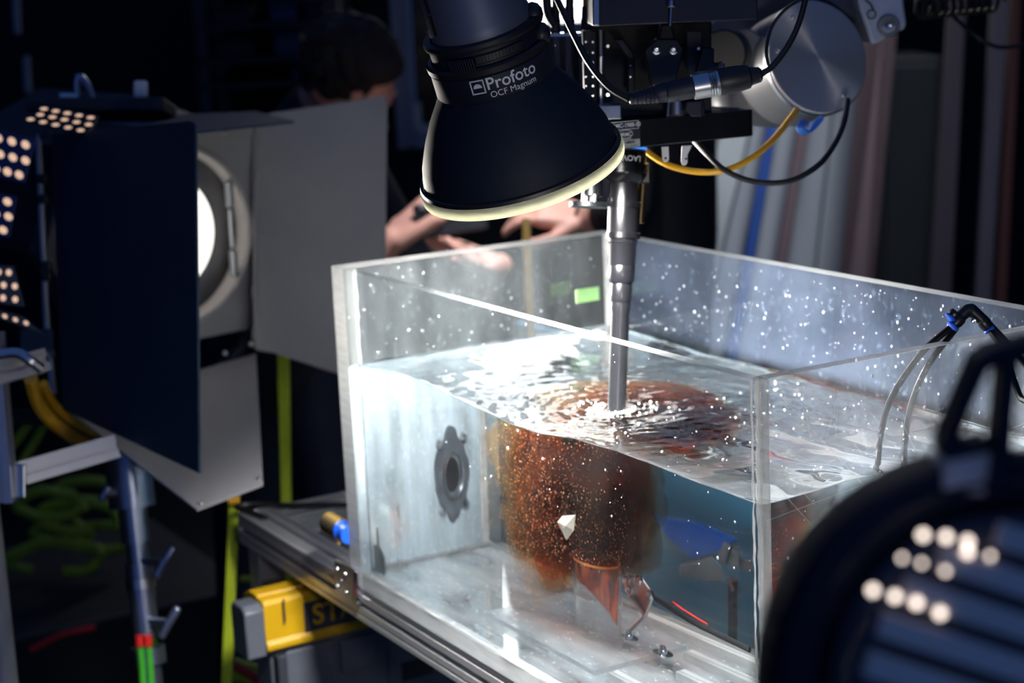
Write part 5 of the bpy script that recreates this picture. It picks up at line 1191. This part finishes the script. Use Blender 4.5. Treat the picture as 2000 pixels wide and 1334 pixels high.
g = G(); g.obox(ph, (RT*.985-DN*.17), (DN*.985+RT*.17), FW, .135, .066, .009); phn = tag(g.build('phone', M['phone'], smooth=25, bevel=.003), 'dark phone held sideways in the bowed person\'s hands', 'phone')
g = G(); g.obox(P(826, 404, 3.35), RT, DN, FW, .012, .010, .004); g.build('camera_bump', M['steel'], phn, bevel=.001)
pel2 = P(1250, 760, 3.55); wr3 = P(1146, 428, 3.30)
pb = person('person in dark clothes behind the lens holding out one hand', P(1262, 60, 3.45), pel2, P(1255, -60, 3.38), -RT*.7+DN*.3-FW*.3,
       [(P(1215, 160, 3.30), P(1215, 415, 3.22), wr3), (P(1335, 170, 3.6), P(1350, 480, 3.65), P(1300, 640, 3.45))],
       [fz(pel2, -.08, -.1), fz(pel2, .08, .12)],
       [(wr3, -RT*.96-DN*.2, DN*.6+FW*.5, 1, dict(curl=(.6, .75, .85, .9), L=.17)), (P(1300, 640, 3.45), -RT*.5+DN*.8, FW, 1, dict(curl=(.5, .5, .5, .5)))], 'cloth2')
g = G(); a_ = (wr3-P(1215, 415, 3.22)).normalized(); g.lathe(wr3-a_*.01, a_, [(0, .030), (.0, .034), (.006, .034), (.006, .030)], 24, caps=False); g.build('wristband', M['black'], pb)
# yellow strap and clear stick behind the tank rim
z_ = P(1027, 425, 3.0); q_ = P(1019, 425, 3.0); g = G(); g.obox(V((z_.x, z_.y, (z_.z+FLOOR)/2)), SD, FH, UP, .014, .008, z_.z-FLOOR)
tag(g.build('yellow_strip', M['cableyel'], bevel=.001, smooth=0), 'narrow yellow strip standing upright behind the far tank rim', 'strip')

# ================================================================== background
def leaning(xa, xb, ya, xc, xd, yc, d, th, ztop, m, label, name='leaning_board', cat='board', grp=None):
    """edges at x xa..xb at height ya and xc..xd at height yc in the photo, carried on down to the floor"""
    (sa0, za), (sb0, _), (sc0, zc), (sd0, _) = WP(xa, ya, d), WP(xb, ya, d), WP(xc, yc, d), WP(xd, yc, d)
    def ex(s0, s1, z): return s0+(s1-s0)*(z-za)/(zc-za)
    lean = .06
    pts = [RM(ex(sa0, sc0, ztop), d+lean*ztop, ztop), RM(ex(sb0, sd0, ztop), d+lean*ztop, ztop), RM(ex(sb0, sd0, FLOOR), d+lean*FLOOR, FLOOR), RM(ex(sa0, sc0, FLOOR), d+lean*FLOOR, FLOOR)]
    g = G(); g.prism(pts, FH*th); return tag(g.build(name, M[m], smooth=0, bevel=.003), label, cat, grp)
leaning(1415, 1470, 240, 1352, 1412, 480, 4.60, .03, 1.5, 'board', 'pale grey board leaning behind the red-brown stick')
leaning(1474, 1506, 240, 1416, 1455, 480, 4.66, .03, 1.55, 'board2', 'pale grey board just before the blue pole')
leaning(1503, 1522, 240, 1459, 1478, 480, 4.54, .02, 1.5, 'bluepole', 'blue pole leaning among the grey boards', 'blue_pole', 'pole')
leaning(1524, 1562, 240, 1480, 1520, 480, 4.72, .03, 1.5, 'board2', 'mid grey board just past the blue pole')
leaning(1564, 1584, 240, 1522, 1542, 480, 4.56, .02, 1.45, 'dust', 'narrow dark plum strip in place of the shaded gap between grey boards', 'leaning_strip', 'batten')  # dark strip standing in for the shade in the gap between boards
leaning(1586, 1628, 240, 1544, 1598, 480, 4.84, .03, 1.6, 'board2', 'mid grey board past the plum gap strip')
leaning(1630, 1692, 240, 1600, 1662, 480, 4.78, .03, 1.7, 'board2', 'mid grey board nearest the brown edge board')
leaning(1700, 1716, 240, 1666, 1698, 480, 4.50, .03, 1.7, 'dust', 'brown edge board beside the navy cabinet')
leaning(1352, 1372, 300, 1298, 1318, 440, 4.3, .02, .75, 'brown', 'red-brown stick leaning near the lens', 'wooden_stick', 'stick')
def cab(x0, x1, ytop, d, dp, m, label, name='tall_cabinet', cat='cabinet'):
    s0, s1 = WP(x0, ytop, d)[0], WP(x1, ytop, d)[0]; zt2 = WP((x0+x1)/2, ytop, d)[1]
    t = thing(name, RM((s0+s1)/2, d+dp/2, FLOOR), label, cat)
    g = G(); rbox(g, s0, s1, d, d+dp, FLOOR, zt2); g.build('body', M[m], t, smooth=0, bevel=.005)
    g = G(); rbox(g, s0+.015, s1-.015, d-.012, d-.0005, FLOOR+.05, zt2-.02); g.build('door', M[m], t, smooth=0, bevel=.004)
    return t
cab(1718, 1842, 112, 4.98, .35, 'navy', 'dark navy cabinet beside the brown edge board')
leaning(1846, 1882, 200, 1816, 1858, 560, 4.72, .03, 1.8, 'darkplum', 'dark plum board just past the navy cabinet')
leaning(1932, 1964, 200, 1906, 1936, 560, 4.8, .03, 1.1, 'darkgrey', 'grey-violet board farther along, past the black gap')
leaning(1970, 1990, 200, 1946, 1966, 560, 4.85, .03, 1.2, 'darkred', 'dark red batten at the picture edge', 'leaning_strip', 'batten')
# added lamp, unseen, that brightens the leaning boards
oh = thing('added_lamp', RM(1.0, 3.7, 2.6), 'shallow added lamp, out of view, that brightens the leaning boards', 'lamp')
g = G(); rbox(g, .6, 1.4, 3.5, 3.9, 2.62, 2.72); g.build('added_lamp_body', M['robot'], oh, smooth=0, bevel=.01)
g = G(); rbox(g, .98, 1.02, 3.68, 3.72, 2.72, 3.5); g.build('hanger', M['steel'], oh, smooth=0)
arealight('added_light', RM(1.0, 3.7, 2.6), RM(.52, 4.7, .15)-RM(1.0, 3.7, 2.6), .2, 12, (.90, .95, 1.), math.radians(52))
oh = thing('added_lamp', RM(.2, 3.0, 1.5), 'small added lamp, out of view, that brightens the hands behind the tank', 'lamp')  # second added lamp, unseen, that brightens the hands
g = G(); rbox(g, .10, .30, 2.90, 3.10, 1.52, 1.58); g.build('added_lamp_body', M['robot'], oh, smooth=0, bevel=.01)
g = G(); rbox(g, .19, .21, 2.99, 3.01, 1.58, 3.5); g.build('hanger', M['steel'], oh, smooth=0)
arealight('added_light', RM(.2, 3.0, 1.5), P(960, 440, 3.30)-RM(.2, 3.0, 1.5), .06, 1.1, (.95, .96, 1.), math.radians(34))
# shelf rack far left
s0, s1 = WP(395, 100, 5.9)[0], WP(655, 100, 5.9)[0]
rk = thing('shelf_rack', RM((s0+s1)/2, 6.1, FLOOR), 'dark shelf rack against the back wall above the barn doors', 'rack')
for s in (s0, s1):
    for d in (5.9, 6.3):
        g = G(); rbox(g, s-.02, s+.02, d, d+.04, FLOOR, 2.0); g.build('post', M['black'], rk, smooth=0)
zs = [WP(500, y, 5.9)[1] for y in (160, 112, 44)]
zs = [FLOOR+.2, zs[0]-.5, zs[0], zs[1], zs[2], zs[2]+.3]
for z in zs:
    g = G(); rbox(g, s0-.02, s1+.02, 5.9, 6.34, z-.02, z); g.build('shelf', M['navy'], rk, smooth=0)
for x0, x1, yb, yt, m, lb_ in ((528, 582, 44, 8, 'dimblue', 'blue storage box on the upper shelf of the dark rack'), (596, 640, 44, 2, 'navy', 'dark storage box on the upper shelf of the rack beside the blue box'), (536, 592, 112, 58, 'dimblue', 'blue storage box on the middle shelf of the dark rack'), (420, 500, 112, 70, 'navy', 'wide dark storage box on the middle shelf of the rack'), (420, 490, 44, 10, 'navy', 'wide dark storage box on the upper shelf of the rack'), (570, 600, 160, 136, 'dimblue', 'small blue box on the lowest visible shelf of the rack')):
    a_, zb2 = WP(x0, yb, 5.95); b_, _ = WP(x1, yb, 5.95); zt2 = WP(x0, yt, 5.95)[1]
    zsf = min(zs, key=lambda z: abs(z-zb2)); t = thing('storage_box', RM((a_+b_)/2, 6.05, zsf), lb_, 'box')
    h_ = (zt2-zb2); g = G(); rbox(g, a_, b_, 5.95, 6.2, zsf+.0005, zsf+h_*.8); g.build('body', M[m], t, smooth=0, bevel=.006)
    g = G(); rbox(g, a_-.008, b_+.008, 5.94, 6.21, zsf+h_*.8, zsf+h_); g.build('lid', M[m], t, smooth=0, bevel=.006)
# dark shutters at the far left edge
for x0, x1, y0, y1, lb_ in ((24, 36, -40, 66, 'thin upright grey pipe high at the far left edge'), (44, 58, 110, 180, 'short upright grey-violet pipe at the far left')):
    g = G(); p = P((x0+x1)/2, y0, 5.0); q = P((x0+x1)/2+4, y1, 5.0); g.cyl(q, p, .010); tag(g.build('wall_pipe', M['board2']), lb_, 'pipe')
# blue folded sheet and a clear clamp block standing beyond the tank
def beyond(x, y, k):
    q = W(x, y, 1, LY); return q+ray(x, y)*k
def onboard(x, y):
    q = W(x, y, 1, LY); v = ray(x, y); return q+v*((.694-q.y)/v.y)
t4 = [onboard(*p) for p in ((1250, 1012), (1330, 1022), (1420, 1058), (1395, 1078), (1335, 1096), (1296, 1062))]
g = G(); g.prism(t4, (0, .0055, 0)); tag(g.build('blue_sheet', M['deepblue'], smooth=0, bevel=.001), 'bright blue sheet fixed to the board behind the tank, seen through the water', 'sheet')
g = G(); g.box((-.75, .70, FLOOR), (.62, .72, .12)); tag(g.build('added_blue_board', M['bluegrey'], smooth=0, bevel=.002), 'low blue-grey board added behind the tank to turn the view through the water dark blue', 'board')  # added board whose colour makes the water look dark blue
cb_ = thing('clamp_block', beyond(1370, 1130, .12), 'pale grey clamp block behind the tank, seen through the dark water', 'clamp')
for pts, k in (([(1310, 1112), (1372, 1096), (1392, 1118), (1392, 1142), (1310, 1134)], .16), ([(1382, 1100), (1398, 1066), (1408, 1070), (1392, 1108)], .13), ([(1400, 1110), (1412, 1072), (1428, 1080), (1420, 1118)], .14), ([(1398, 1134), (1404, 1130), (1416, 1158), (1410, 1162)], .12), ([(1425, 1098), (1452, 1104), (1452, 1126), (1424, 1116)], .15)):
    g = G(); g.prism([beyond(x, y, k) for x, y in pts], FH*.012); g.build('block', M['robot'], cb_, bevel=.001, smooth=0)
c = beyond(1412, 1138, .13); g = G(); g.cyl(V((c.x, c.y, FLOOR)), c, .006); g.build('stem', M['black'], cb_)
